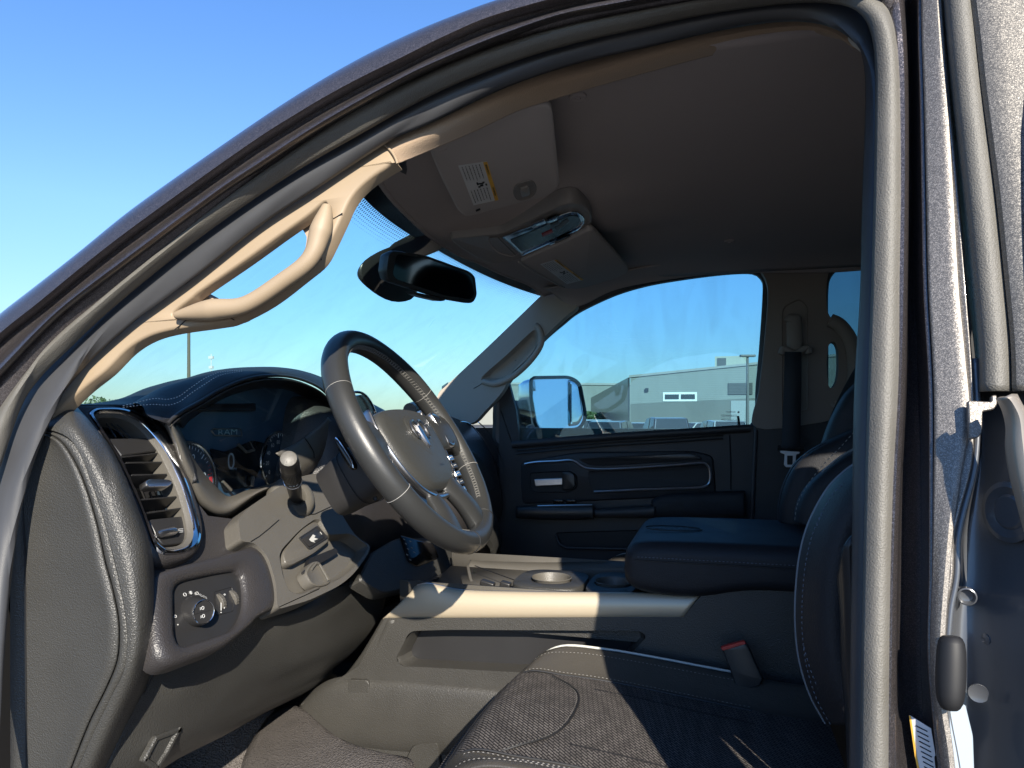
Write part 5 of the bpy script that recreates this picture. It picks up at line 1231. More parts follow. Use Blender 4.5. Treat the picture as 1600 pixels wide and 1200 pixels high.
def seat(yc, xf, lbl, bx=0.0):
    """cushion as a height field, bolsters, backrest, headrest"""
    rows = []; nx, ny = 44, 52
    def zc(x, y):
        f = (x - xf); d = y - yc
        z = -.452 - .030*sm((f-.1)/.45)
        z += .030*sm((abs(d)-.155)/.075)*sm((f+.00)/.10)                     # side bolsters
        z -= .040*sm((abs(d)-.225)/.03)
        z -= .055*(1-sm((f+.01)/.075))**2                                    # front roll
        z += .010*math.sin(math.pi*max(0, min(1, f/.35)))*(1-min(1, abs(d)/.2))
        return z
    hw = .262
    for i in range(nx+1):
        x = xf - .008 + (.54)*(i/nx)**1.2; r = []
        for j in range(ny+1):
            y = yc - hw + 2*hw*j/ny
            xx = x - .012*math.cos(math.pi*min(1, abs(y-yc)/.26)/2)*(1-i/nx) + .05*max(0, abs(y-yc)/.26-.6)*(1-i/nx)
            r.append(Vector((xx, y, zc(x, y))))
        rows.append(r)
    top = M().grid(rows)
    # split material: woven insert, leather bolsters and nose
    nface = []
    for fi, f in enumerate(top.f):
        c = sum((top.v[k] for k in f), Vector())/4; d = abs(c.y-yc); fx = c.x-xf
        lim = .150 + .0*fx
        nface.append(0 if (d < lim and fx > -.03) else 1)
    top.mi = nface
    # skirt
    edge = [r[0] for r in rows]; edge2 = [r[-1] for r in rows]
    top.grid([[p for p in rows[0]], [p + Vector((.004,0,-.05)) for p in rows[0]], [p + Vector((.03,0,-.16)) for p in rows[0]]], 1)
    for e in (edge, edge2): top.grid([e, [p+Vector((0,0,-.06)) for p in e], [p+Vector((0,0,-.2)) for p in e]], 1)
    s = put("front_seat" , top, [m_seatfab, m_sleather], TRUCK, smooth=60, label=lbl)
    def on(f, d, h=.0015):
        x = xf+f; y = yc+d; 
        i = 0
        return Vector((x - .012*math.cos(math.pi*min(1, abs(d)/.26)/2)*(1-min(1,f/.54)) + .05*max(0, abs(d)/.26-.6)*(1-min(1,f/.54)), y, zc(x, y)+h))
    # piping and seams
    for sd in (-1, 1):
        pth = cat([on(f, sd*(.232+.0*f), .0035) for f in (.0,.03,.08,.16,.24,.34,.42)], 6)
        m = M().tube(pth, .0022, 8); put("piping", m, m_piping if sd > 0 else m_sleather, s)
        for dd in (.151,):
            pth = cat([on(f, sd*dd, .0002) for f in (.0,.05,.12,.2,.3,.42)], 6); m = M().tube(pth, .0018, 6); put("seam", m, m_dark, s)
        m = M()
        for dd in (.160,.206): dashes(cat([on(f, sd*(dd - .03*sm(f/.4)*0), .0012) for f in (.0,.05,.12,.2,.3,.42)], 6), .0045, .0022, .0012, .0006, (0,0,1), m)
        put("stitching", m, m_thread, s, smooth=0)
    pth = cat([on(.0,-.15,.0008), on(.10,-.14,.0008), on(.155,-.08,.0008), on(.17,0,.0008), on(.155,.08,.0008), on(.10,.14,.0008)], 8); m = M().tube(pth, .0016, 6); put("seam", m, m_dark, s)
    m = M(); dashes([p + Vector((-.004,0,.0006)) for p in pth], .004, .002, .0011, .0005, (0,0,1), m); put("stitching", m, m_thread2, s, smooth=0)
    for dd in (.10,-.10): m = M().tube([on(f, dd, .0004) for f in (.18,.25,.33,.42)], .0014, 5); put("seam", m, m_dark, s)
    m = M().tube([on(.02,d_,.0006) for d_ in (-.15,-.1,-.05,0,.05,.1,.15)], .0014, 5); put("seam", m, m_dark, s)
    # backrest: cross-sections up a leaning spine
    secs = []
    for k in range(16):
        h = k/15; z = -.47 + .62*h; x = .14 + bx + .16*h + (.02*(1-h)**3)
        wd = (.255 - .03*h - .055*sm((h-.72)/.28)); th = .075 - .02*h
        pr = []
        for j in range(36):
            a = 2*math.pi*j/36; ca, sa = math.cos(a), math.sin(a)
            yy = wd*math.copysign(abs(ca)**.55, ca); dx = th*math.copysign(abs(sa)**.75, sa)
            if sa < 0:   # front face: raised bolsters, hollow middle
                b_ = sm((abs(yy)-.12)/.07)*(1-sm((abs(yy)-.225)/.03)*.6)
                dx = dx*.55 - .062*b_*(1-.55*h)
            pr.append(Vector((x+dx, yc+yy, z)))
        secs.append(pr)
    m = M().grid(secs, 0, True, True); put("backrest", m, m_leather, s, sub=1, smooth=80)
    # bolster seams
    def bk(sd, off_, h):
        x = .06 + .16*h + .04*(1-h)**3; wd = (.255-.03*h-.055*sm((h-.72)/.28)); return Vector((x-.075+off_, yc+sd*(wd*.90), -.47+.62*h))
    # headrest
    hr = []
    for k in range(12):
        h = k/11; z = .165 + .19*h; a_ = math.sin(math.pi*(.08+.84*h))**.45
        hr.append([Vector((.300+bx+.03*h+.052*a_*math.sin(a), yc+.135*a_*math.copysign(abs(math.cos(a))**.7, math.cos(a)), z)) for a in [2*math.pi*j/24 for j in range(24)]])
    put("headrest", M().grid(hr, 0, True, True), m_leather, s, sub=1, smooth=80)
    for dy in (-.07,.07): m = M().tube([(.300+bx,yc+dy,.12),(.310+bx,yc+dy,.19)], .006, 10); put("headrest_post", m, m_satin, s)
    return s
ds = seat(1.055, -.365, "driver seat with a woven cushion, half in sunlight", .08)
ps = seat(1.945, -.365, "passenger seat beyond the armrest, in shade", .10)
# driver backrest side bolster seen through the opening, with piping and stitching
BY = Y(.93)
bo_ = [(1337,724),(1318,738),(1296,760),(1276,792),(1260,828),(1250,868),(1245,910),(1243,960),(1246,1010),(1254,1050),(1268,1090),(1290,1130)]
A_ = cv(bo_, Y(1.0)); A0 = cv([(u+14, v+3) for u, v in bo_], Y(.93)); A1_ = cv([(u+55, v+5) for u, v in bo_], Y(.885)); A2_ = cv([(u+130, v+20) for u, v in bo_], Y(.90)); Ab = cv([(u+6, v) for u, v in bo_], Y(1.10))
m = loft([Ab, A_, A0, A1_, A2_], 60, 6); put("backrest_bolster", m, m_leather, ds, solid=.004, smooth=70)
m = M().tube(A_, .0020, 8); put("piping", m, mat("grey_piping",(.16,.18,.20),.5), ds)
m = M(); dashes(cv([(u+10, v+6) for u, v in bo_], Y(.935)), .0045,.002,.0011,.0007,(-.6,-1,0), m); dashes(cv([(1337,742),(1310,762),(1290,790),(1275,826)], Y(.928)), .0045,.002,.0011,.0007,(-.6,-1,0), m)
dashes(cv([(1256,1010),(1266,1045),(1278,1075),(1286,1092)], Y(.925)), .0045,.002,.0011,.0007,(-.6,-1,0), m)
put("stitching", m, mat("bluish_thread",(.10,.12,.15),.7), ds, smooth=0)
m = loft([cv([(1313,900),(1318,960),(1320,1040),(1326,1120),(1332,1260)], Y(.86)), cv([(1326,840),(1330,950),(1334,1050),(1338,1150),(1340,1260)], Y(.84)), cv([(1345,840),(1345,950),(1345,1050),(1345,1150),(1345,1260)], Y(.86))], 30, 4)
put("seat_side_shield", m, m_plastic_sm, ds, solid=.004)
# passenger backrest wings seen past it
for bo2, y_, nm in (([(1337,598),(1318,618),(1300,650),(1285,690),(1278,730),(1285,745)], 1.70, "backrest_wing"),
                    ([(1216,815),(1216,790),(1224,757),(1240,726),(1262,706),(1290,690),(1337,668)], 1.62, "backrest_wing"),
                    ([(1241,815),(1244,790),(1258,762),(1282,738),(1310,716),(1337,700)], 1.50, "backrest_wing")):
    a0 = cv(bo2, Y(y_+.02)); a1 = cv([(u+16, v+6) for u, v in bo2], Y(y_-.02)); a2 = cv([(u+90, v+20) for u, v in bo2], Y(y_-.03)); ab = cv(bo2, Y(y_+.12))
    m = loft([ab, a0, a1, a2], 40, 5); put(nm, m, m_leather, ps, solid=.004, smooth=70)
m = M().tube(cv([(1217,812),(1217,790),(1225,757),(1241,727),(1263,707),(1290,692)], Y(1.60)), .0012, 6); m2 = M().tube(cv([(1284,738),(1310,716),(1337,700)], Y(1.47)), .0022, 6)
put("seam", m, m_dark, ps); put("piping", m2, mat("grey_piping_far",(.20,.22,.22),.5), ps)
m = M(); dashes(cv([(1242,812),(1246,788),(1262,757),(1290,722),(1312,700),(1337,672)], Y(1.47)), .006,.003,.0014,.0007,(-.6,-1,0), m); put("stitching", m, m_thread, ps, smooth=0)
# ------------------------------------------------------------------ seat-belt buckle
BP = Y(1.300, .1)
m = M().plate(pj(rnd([(1127,1012),(1164,1002),(1170,1010),(1193,1062),(1188,1072),(1158,1082),(1150,1076),(1140,1045)], 4), BP), BP, [(.001,-.022),(0,-.018),(0,-.003),(.002,0),(.004,.0006)])
bk_ = put("belt_buckle", m, m_plastic_sm, TRUCK, label="black belt buckle with a red release button beside the driver cushion")
m = M().plate(pj(rnd([(1126,1011),(1163,1001),(1166,1006),(1129,1017)], 2), off(BP,.0012)), off(BP,.0012), [(0,-.010),(0,.0),(.0008,.0008)]); put("release_button", m, mat("red_button",(.42,.012,.012),.35), bk_)
m = M().tube([at(1175,1075,Y(1.31)), at(1181,1095,Y(1.31)), at(1190,1125,Y(1.31)), at(1200,1160,Y(1.31))], .014, 12, flat=.35); put("buckle_stalk", m, m_belt, bk_)
m = M().plate(pj(rnd([(1160,1075),(1180,1072),(1186,1090),(1166,1094)], 2), off(BP,-.002)), off(BP,-.002), [(0,-.012),(0,0)]); put("buckle_neck", m, m_plastic_sm, bk_)
# ------------------------------------------------------------------ driver footwell carpet hump
m = M(); rows = []
for i in range(25):
    x = -1.1 + i*.05; rows.append([Vector((x, .78 + j*.05, -.86 + .10*sm((x+.9)/.5)*0 + .19*sm((-.74-x)/.3) + .02*math.sin(j*1.3+i*.7)*.3 + (.12*sm((.78+j*.05-1.15)/.16)))) for j in range(12)])
cp2 = put("carpet", M().grid(rows), m_carpet, TRUCK, label="grey driver footwell carpet")
m = M().grid([[at(u, v, Z(z)) for u, v, z in [(380,1260,-.60),(450,1260,-.58),(520,1260,-.56),(600,1260,-.54),(660,1260,-.53)]], [at(u, v, Z(z)) for u, v, z in [(372,1200,-.62),(430,1200,-.58),(500,1200,-.55),(570,1200,-.53),(650,1195,-.52)]],
              [at(u, v, Z(z)) for u, v, z in [(400,1150,-.63),(440,1140,-.60),(490,1140,-.57),(540,1170,-.54),(640,1185,-.53)]], [at(u, v, Z(z)) for u, v, z in [(425,1115,-.64),(450,1100,-.62),(480,1110,-.59),(510,1150,-.56),(560,1180,-.55)]]])
put("tunnel_carpet", m, m_carpet, cp2, solid=.004, sub=2)
# ------------------------------------------------------------------ passenger door
DY = 2.22
DP = Y(DY, .04)
m_door = mat("door_trim_plastic", (.024,.024,.026), .5, bump=[('c',420,.4,.0006)], var=.12)
panel = [(782,640),(800,690),(870,684),(960,677),(1060,671),(1171,664),(1182,664),(1180,760),(1176,830),(1170,1000),(1165,1260),(780,1260),(778,700)]
m = M().plate(pj(panel, DP), DP, [(-.0,-.05),(0,-.006),(.003,0)])
pdo = put("passenger_door", m, m_door, TRUCK, label="dark passenger door panel with a silver outlined insert")
def dpl(pts, h, mt, nm, prof=None, r=4, par=None):
    pl = off(DP, h); return put(nm, M().plate(pj(rnd(pts, r), pl), pl, prof or [(0,-.008),(0,-.001),(.002,0)]), mt, par or pdo)
# sill ledge and its ribs
m = M().tube([at(u, v, off(DP,.012)) for u, v in [(800,695),(870,689),(960,682),(1060,676),(1172,669)]], .012, 10, flat=.7); put("sill_ledge", m, m_door, pdo)
for dv in (9, 14): m = M().tube([at(u, v+dv, off(DP,.012)) for u, v in [(806,695),(870,689),(960,682),(1060,676),(1130,671)]], .0022, 6); put("sill_rib", m, m_plastic_sm, pdo)
dpl([(812,722),(900,706),(1085,704),(1115,712),(1120,775),(1000,780),(815,788)], .004, m_door, "insert_surround", [(0,-.006),(.004,.006),(.008,.008)], [10,20,20,10,14,10,10])
dpl([(918,736),(1050,729),(1098,726),(1106,731),(1107,752),(1098,759),(1000,762),(924,766)], .014, m_dark, "door_insert", [(0,-.004),(0,.0),(.002,-.001)], 5)
dpl([(900,716),(1080,706),(1098,714),(1096,720),(1050,723),(945,729),(920,728)], .012, m_plastic_sm, "upper_insert", [(0,-.004),(.003,.003),(.005,.004)], 6)
m = M().tube(cv([(820,725),(838,722),(870,720.5),(890,719),(900,722),(912,730),(925,732.5),(950,733),(1000,730.5),(1060,726.5),(1092,723.5),(1102,724.5),(1108,731),(1110,741),(1109,753),(1103,759),(1090,762),(1050,763.5),(1000,765),(960,767),(928,768.5)], off(DP,.018)), .0042, 8); put("insert_outline", m, m_satin, pdo)
dpl([(828,738),(860,736),(892,735),(902,742),(903,762),(890,770),(836,770),(828,764)], .012, m_dark, "handle_recess", [(0,-.004),(.002,.004),(.004,.002)], 5)
dpl([(878,737),(892,736),(899,742),(900,760),(892,766),(878,766)], .016, m_plastic_sm, "handle_cup", [(0,-.004),(.002,.008),(.004,.009)], 4)
dpl([(834,749),(856,748),(879,747),(881,751),(880,758),(860,759),(836,760)], .024, m_satin, "release_handle", [(0,-.008),(0,-.002),(.0025,0)], 2)
# armrest: three pieces
def bolster(pts_top, pts_bot, y_out, nm, mt):
    a = cv(pts_top, off(DP,.01)); b = cv(pts_top, off(DP, y_out)); c = cv(pts_bot, off(DP, y_out)); d = cv(pts_bot, off(DP,.01))
    b = [p + Vector((0,0,-.004)) for p in b]
    m = loft([a, b, c, d], 30, 6); return put(nm, m, mt, pdo, solid=.004, smooth=70)
bolster([(1018,783),(1030,775),(1060,771),(1110,769),(1164,768)], [(1020,806),(1040,808),(1070,808),(1110,808),(1166,808)], .055, "armrest_pad", m_leather)
bolster([(928,795),(950,793),(980,791),(1000,790),(1024,788)], [(930,808),(950,808),(980,808),(1000,808),(1024,808)], .060, "door_pull", m_door)
bolster([(806,792),(830,790),(860,790),(900,790),(928,789)], [(806,808),(830,810),(860,811),(900,811),(928,810)], .055, "switch_ledge", m_plastic_sm)
m = M().tube([at(u, v, off(DP,.05)) for u, v in [(840,790.5),(880,789.5),(925,789)]], .0022, 6); put("switch_outline", m, m_satin, pdo)
for u in (872, 892): dpl([(u-7,781),(u+7,781),(u+8,787),(u-8,787)], .05, m_black, "window_switch", None, 1)
dpl([(866,832),(990,828),(1160,826),(1160,900),(1100,900),(985,858),(880,856)], .006, m_dark, "door_pocket", [(0,-.002),(0,.002),(.003,-.001)], 8)
m = M().tube([at(u, v, off(DP,.014)) for u, v in [(868,836),(874,850),(885,856),(985,858)]], .005, 8); put("pocket_lip", m, m_door, pdo)
for u in (1140,): m = M().tube([at(u, 680, off(DP,.004)), at(u+2, 730, off(DP,.004)), at(u+2, 765, off(DP,.004))], .002, 5); put("panel_seam", m, m_dark, pdo)
# black frame round the window, glass, side quarter
wi = [(788,650),(789,612),(800,592),(818,568),(850,532),(880,506),(905,487),(960,461),(1010,446),(1060,437),(1120,429),(1165,426),(1182,429),(1190,438),(1192,452),(1188,520),(1181,600),(1172,664),(1110,669),(1000,676),(880,684),(792,690)]
wo_ = [(770,660),(774,610),(788,586),(806,560),(840,521),(872,495),(900,474),(956,450),(1008,436),(1060,427),(1120,419),(1172,416),(1192,420),(1200,432),(1203,450),(1198,520),(1190,600),(1180,672),(1110,677),(1000,684),(880,692),(780,700)]
A = resamp(cv(wo_, off(DP,-.01), 5, True), 160, True); B = resamp(cv(wi, off(DP,-.01), 5, True), 160, True)
n_ = DP[1]
m = M().grid([[p - n_*.02 for p in A], A, [a.lerp(b,.4)+n_*.008 for a, b in zip(A, B)], [a.lerp(b,.8)+n_*.004 for a, b in zip(A, B)], B, [p - n_*.02 for p in B]], closed=True)
wf = put("door_window_frame", m, m_rub2, pdo)
m = M().plate([a.lerp(b,.6) - n_*.015 for a, b in zip(A, B)], off(DP,-.025), [(0,-.002),(0,0)], back=True)
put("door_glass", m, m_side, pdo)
dpl([(780,600),(793,590),(806,640),(812,690),(780,700)], -.004, m_door, "mirror_sail", [(0,-.02),(0,0)], 2)
m = M()
text("TEMPERED", at(1139,650,off(DP,-.0245)), (1,0,.0), (0,0,1), .010, m); text("MOPAR", at(1142,644,off(DP,-.0245)), (1,0,0), (0,0,1), .008, m); text("M92 DOT 24", at(1140,656,off(DP,-.0245)), (1,0,0), (0,0,1), .009, m)
m.tube([at(1153,643,off(DP,-.0245)), at(1155,645,off(DP,-.0245))], .003, 5)
put("glass_etching", m, m_white, pdo, smooth=0)
m = M().tube([at(1153,650,off(DP,-.004)), at(1154,655,off(DP,-.004)), at(1155,666,off(DP,-.004))], .0035, 8); put("lock_knob", m, m_black, pdo)
# ------------------------------------------------------------------ towing mirror outside
MY = 2.62
mp = PL(at(870,632,Y(MY)), (1.15,-1,.14))
mo = rnd([(829,590),(890,589),(906,598),(914,640),(915,655),(907,669),(880,674),(846,675),(836,664),(829,620)], [8,12,10,10,8,12,10,8,8,10], 5)
m = M().plate(pj(mo, mp), mp, [(.03,-.12),(.012,-.10),(.002,-.06),(0,-.01),(.001,.004),(.005,.006),(.007,.002)])
mir = put("towing_mirror", m, m_chrome, TRUCK, label="chrome backed towing mirror beyond the passenger window", smooth=50)
m = M().plate(pj(rnd([(832,594),(884,593),(886,667),(848,671),(839,662),(832,620)], 6), mp), off(mp,.003), [(0,-.002),(0,0)]); put("mirror_glass", m, m_mirror, mir)
pl = PL(off(mp,.003)[0], (1.5,-1,-.02)); m = M().plate(pj(rnd([(887,593),(896,595),(904,602),(911,650),(904,664),(888,667)], 5), off(mp,.003)), off(mp,.003), [(0,-.002),(0,0),(.004,.002),(.010,.0035),(.016,.004)]); put("wide_angle_glass", m, m_mirror, mir, smooth=80)
A = resamp(pj(mo, off(mp,.004)), 60, True); m = M().tube(A+[A[0]], .006, 8, caps=False); put("mirror_rim", m, m_plastic_sm, mir)
m = M().tube([at(800,650,Y(MY-.05)), at(815,648,Y(MY)), at(838,645,Y(MY+.08))], [.06,.055,.05], 14, flat=.6); put("mirror_arm", m, m_plastic_sm, mir)
# ------------------------------------------------------------------ passenger windscreen pillar with handle recess
AP = Y(2.16, .10)
o = [(686,613),(700,600),(760,544),(812,494),(852,456),(866,452),(885,462),(902,478),(880,498),(850,527),(818,560),(797,588),(785,612),(760,640),(735,662),(700,650),(684,630)]
rc = [(752,594),(758,584),(790,556),(826,522),(836,516),(841,522),(838,540),(826,558),(800,582),(782,592),(764,596)]
A = cv(o, AP, 4, True); B = cv(rc, AP, 4, True); m = M().add(A+B, [tuple(t_) for t_ in tessellate_polygon([A, B])])
n_ = AP[1]; m.grid([A, [p-n_*.03 for p in A]], closed=True); bc3 = sum(B, Vector())/len(B)
m.grid([B, [p.lerp(bc3,.06)-n_*.010 for p in B], [p.lerp(bc3,.2)-n_*.028 for p in B], [p.lerp(bc3,.6)-n_*.034 for p in B], [p.lerp(bc3,.97)-n_*.035 for p in B]], closed=True)
m_grey = mat("pillar_trim_plastic", (.36,.31,.26), .6, bump=[('n',1200,.15,.0003)])
pp = put("far_windscreen_pillar", m, m_grey, TRUCK, label="shaded passenger pillar trim with a moulded grip", bevel=.004, smooth=50)
m = M().tube(cv([(754,596),(775,600),(802,588),(830,562),(846,536),(843,515),(836,508)], off(AP,.002)), [.006,.009,.012,.012,.012,.008,.005]*1 if False else .010, 10); put("grab_handle", m, m_grey, pp, sub=1)
m = M().tube(cv([(740,607),(752,600),(756,594)], off(AP,.0005)), .0012, 5); put("seam", m, m_dark, pp)
# headliner side above the passenger window
m = loft([cv([(850,449),(900,442),(960,425),(1040,410),(1120,400),(1200,396),(1290,393),(1360,391)], Y(2.10)), cv([(862,455),(905,462),(960,440),(1040,425),(1120,415),(1190,411),(1290,410),(1360,408)], Y(2.17)), cv([(880,470),(905,478),(960,452),(1040,436),(1120,427),(1190,425),(1290,425),(1360,420)], Y(2.20))], 50, 5)
put("far_roof_rail", m, m_head, TRUCK, solid=.004, label="shaded cloth rail above the passenger window")
m_fab2 = mat('rear_pillar_trim', (.24,.20,.17), .65, bump=[('n',1200,.15,.0003)])
# ------------------------------------------------------------------ passenger centre pillar, belt, grab handle
BPl = Y(2.19, .04)
o = [(1188,414),(1240,408),(1296,402),(1292,440),(1292,480),(1298,496),(1312,506),(1330,528),(1341,560),(1341,600),(1330,630),(1305,652),(1270,662),(1180,668),(1186,610),(1194,540),(1200,450)]
h = [(1296,538),(1303,534),(1309,545),(1310,575),(1307,595),(1300,606),(1294,600),(1292,570),(1293,548)]
A = resamp(cv(o, BPl, 4, True), 120, True); B = cv(h, BPl, 4, True); m = M().add(A+B, [tuple(t_) for t_ in tessellate_polygon([A, B])])
n_ = BPl[1]; m.grid([A, [p-n_*.04 for p in A]], closed=True); m.grid([B, [p-n_*.04 for p in B]], closed=True)
bp_ = put("far_centre_pillar", m, m_fab2, TRUCK, label="tan passenger centre pillar carrying the belt and grab handle", bevel=.006, smooth=50)
m = M().tube(cv([(1296,500),(1312,508),(1328,530),(1335,560),(1334,595),(1324,622),(1304,640)], off(BPl,.016)), .020, 14, flat=.7); put("grab_handle", m, m_fab2, bp_, sub=1)
m = M().plate(pj(rnd([(1222,480),(1250,466),(1262,480),(1262,640),(1222,650)], [12,12,6,4,4]), off(BPl,.002)), off(BPl,.002), [(0,-.004),(.0,.002),(.003,-.003)]); put("belt_guide_recess", m, m_fab2, bp_)
m = M().tube(cv([(1236,505),(1240,500),(1242,530),(1242,556)], off(BPl,.020)), .022, 14, flat=.6); put("anchor_cover", m, m_fab2, bp_, sub=1)
m = M().tube(cv([(1220,554),(1224,545),(1232,548),(1242,552),(1254,547),(1262,544),(1264,553)], off(BPl,.034)), .010, 10); put("belt_ring", m, m_fab2, bp_, sub=1)
m = M().plate(pj(rnd([(1178,664),(1300,655),(1345,640),(1345,1100),(1165,1100)], 3), off(BPl,-.01)), off(BPl,-.01), [(0,-.03),(0,.0),(.004,.003)]); put("lower_pillar_trim", m, m_door, bp_)
m = M().tube([at(u, v, off(BPl,.002)) for u, v in [(1181,672),(1177,760),(1172,870)]], .006, 8); put("pillar_seal", m, m_rub2, bp_)
# the belt itself
bl = M(); rows = []
for (ul, ur, v, y) in ((1226,1252,550,2.140),(1225,1252,600,2.130),(1223,1251,650,2.120),(1221,1250,695,2.110),(1220,1249,702,2.112)):
    rows.append([at(ul, v, Y(y)), at((ul+ur)/2, v, Y(y-.003)), at(ur, v, Y(y))])
bt = put("seat_belt", M().grid(rows), m_belt, TRUCK, solid=.002, label="dark passenger seat belt with a bright tongue")
m = M().plate(pj(rnd([(1219,704),(1250,706),(1249,709),(1244,710),(1243,726),(1240,730),(1228,730),(1225,726),(1226,710),(1219,707)], 1.5), Y(2.10)), Y(2.10), [(0,-.003),(0,0),(.0008,.0006)]); tg = put("belt_tongue", m, mat('plated_tongue',(.75,.75,.76),.35,.25), bt)
m = M().plate(pj(rnd([(1230,712),(1239,712),(1238,726),(1230,726)], 1), Y(2.098)), Y(2.098), [(0,-.001),(0,0)]); put("tongue_slot", m, m_dark, bt)
m = M().tube([at(1215,700,Y(2.115)), at(1256,700,Y(2.115))], .007, 8); put("belt_loop", m, m_plastic_sm, bt)
# rear quarter: glass and frame behind the pillar
m = M().plate([Vector((x, 2.245, z)) for x, z in ((.16,-.04),(.16,.38),(.22,.43),(1.10,.43),(1.24,.30),(1.24,-.04))], Y(2.245), [(0,-.004),(0,0)], back=True)
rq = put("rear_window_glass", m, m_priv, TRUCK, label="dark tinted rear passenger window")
m = M().tube(cv([(1288,660),(1288,600),(1288,520),(1288,455),(1294,430),(1314,412),(1345,401),(1380,396)], Y(2.235)), .011, 8); put("rear_window_seal", m, m_rub2, rq)
m = M().box((.80,2.25,-.50), (1.0,.05,.92)); put("rear_door_panel", m, m_door, rq)
m = M().box((.80,2.31,.49), (1.1,.10,.09)); put("rear_roof_side", m, m_paint, rq)
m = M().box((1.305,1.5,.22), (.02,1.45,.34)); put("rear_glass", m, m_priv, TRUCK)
# door lower skin outside, to shut out light
m = M().box((-.3,2.31,-.50), (2.2,.03,.90)); put("outer_door_skin", m, m_paint, pdo)
# wings and bonnet beyond the windscreen, low
m = M().grid([[Vector((x, y, -.10 + .0*y - .03*sm((abs(y-1.5)-.5)/.4) - .05*sm((-1.6-x)/.9))) for y in [.62+1.76*j/20 for j in range(21)]] for x in [-1.36-1.25*i/10 for i in range(11)]])
put("bonnet", m, m_paint, TRUCK, solid=.01, label="bonnet ahead of the windscreen")
# ------------------------------------------------------------------ outside: lot, buildings, cars, poles
def G(u, d, z=GND):
    """ground point seen in column u at distance d"""
    p = (FW + RT*((u-800)/F_PX))*d; return Vector((p.x, p.y, z))
m_asph = mat("asphalt", (.055,.055,.056), .85, bump=[('n',40,.6,.01),('v',300,.4,.003)], var=.3)
m = M(); 
gr_rows = []
for i in range(-14, 15):
    gr_rows.append([Vector((math.copysign(abs(i/14)**3, i)*1500, math.copysign(abs(j/14)**3, j)*1500, GND)) for j in range(-14, 15)])
gnd = put("ground", M().grid(gr_rows), m_asph, None); gnd["kind"] = "structure"
m_pad2 = mat("worn_white_paint", (.6,.6,.58), .7, var=.25)
for k in range(14):
    a = G(300+0, 14) + Vector((k*2.8-6, 8, .004)); mm = M().box(a, (.12, 5.0, .004)); ob = put("bay_line", mm, m_pad2, None); ob["kind"] = "structure"
def prop(name, m, mt, root, **k): return put(name, m, mt, root, **k)
# ---- main building
bA = G(985, 80); bB = G(1500, 80*55/(55+(1500-985)*3/195.)); e = (bB-bA).normalized(); nb = Vector((e.y, -e.x, 0));
if nb.dot(-bA) < 0: nb = -nb
Lb = (bB-bA).length
def onb(u, z, h=0.0):
    """point of the facade in column u at height z"""
    d0 = FW + RT*((u-800)/F_PX); # intersect vertical facade plane
    t = (bA.dot(nb))/(d0.dot(nb)); p = d0*t + nb*h; return Vector((p.x, p.y, z))
def zb(u, v): p = onb(u, 0); return (HZ - v)/F_PX * p.dot(FW)
zr = zb(985, 590); zr2 = zb(1500, 590-515*20/195); zm = zb(985, 631); zm2 = zb(1500, 608)   # roof and block band both climb to the right
BLD = thing("metal_clad_building", "long grey building with ribbed metal cladding over block, one wide window", "building", (bA.x, bA.y, GND))
m_clad = bpy.data.materials.new("ribbed_cladding"); m_clad.use_nodes = True; t = m_clad.node_tree; b = t.nodes["Principled BSDF"]
b.inputs["Base Color"].default_value = (.36,.38,.35,1); b.inputs["Roughness"].default_value = .6
tc = t.nodes.new("ShaderNodeTexCoord"); wv = t.nodes.new("ShaderNodeTexWave"); wv.bands_direction = 'Z'; wv.inputs["Scale"].default_value = 1.6; t.links.new(tc.outputs["Object"], wv.inputs[0])
cr = t.nodes.new("ShaderNodeValToRGB"); cr.color_ramp.elements[0].position = .0; cr.color_ramp.elements[0].color = (.16,.168,.152,1); cr.color_ramp.elements[1].position = .25; cr.color_ramp.elements[1].color = (.215,.228,.208,1)
t.links.new(wv.outputs["Fac"], cr.inputs[0]); t.links.new(cr.outputs[0], b.inputs["Base Color"])
m_block = mat("concrete_block", (.125,.128,.115), .85, bump=[('n',3,.4,.02)], var=.12)
m_bdark = mat("dark_glazed_wall", (.02,.024,.03), .25)
bd = -nb*18
def wallbox(name, u0, u1, z0, z1, mt, par, h=0.0, depth=.3):
    (z0, z0b), (z1, z1b) = [(q if isinstance(q, tuple) else (q, q)) for q in (z0, z1)]
    a, b_ = onb(u0, z0, h), onb(u1, z0b, h); c_, d_ = onb(u1, z1b, h), onb(u0, z1, h); k = -nb*depth
    return put(name, M().add([a,b_,c_,d_,a+k,b_+k,c_+k,d_+k], [(0,1,2,3),(4,7,6,5),(0,4,5,1),(1,5,6,2),(2,6,7,3),(3,7,4,0)]), mt, par, smooth=0)
wallbox("upper_wall", 985, 1500, (zm, zm2), (zr, zr2), m_clad, BLD, 0, 18)
wallbox("lower_wall", 985, 1500, GND, (zm-.01, zm2-.01), m_block, BLD, .05, 18)
wallbox("parapet", 983, 1500, (zr, zr2), (zr+.25, zr2+.25), mat("parapet_metal", (.27,.275,.26), .5), BLD, .15, 18)
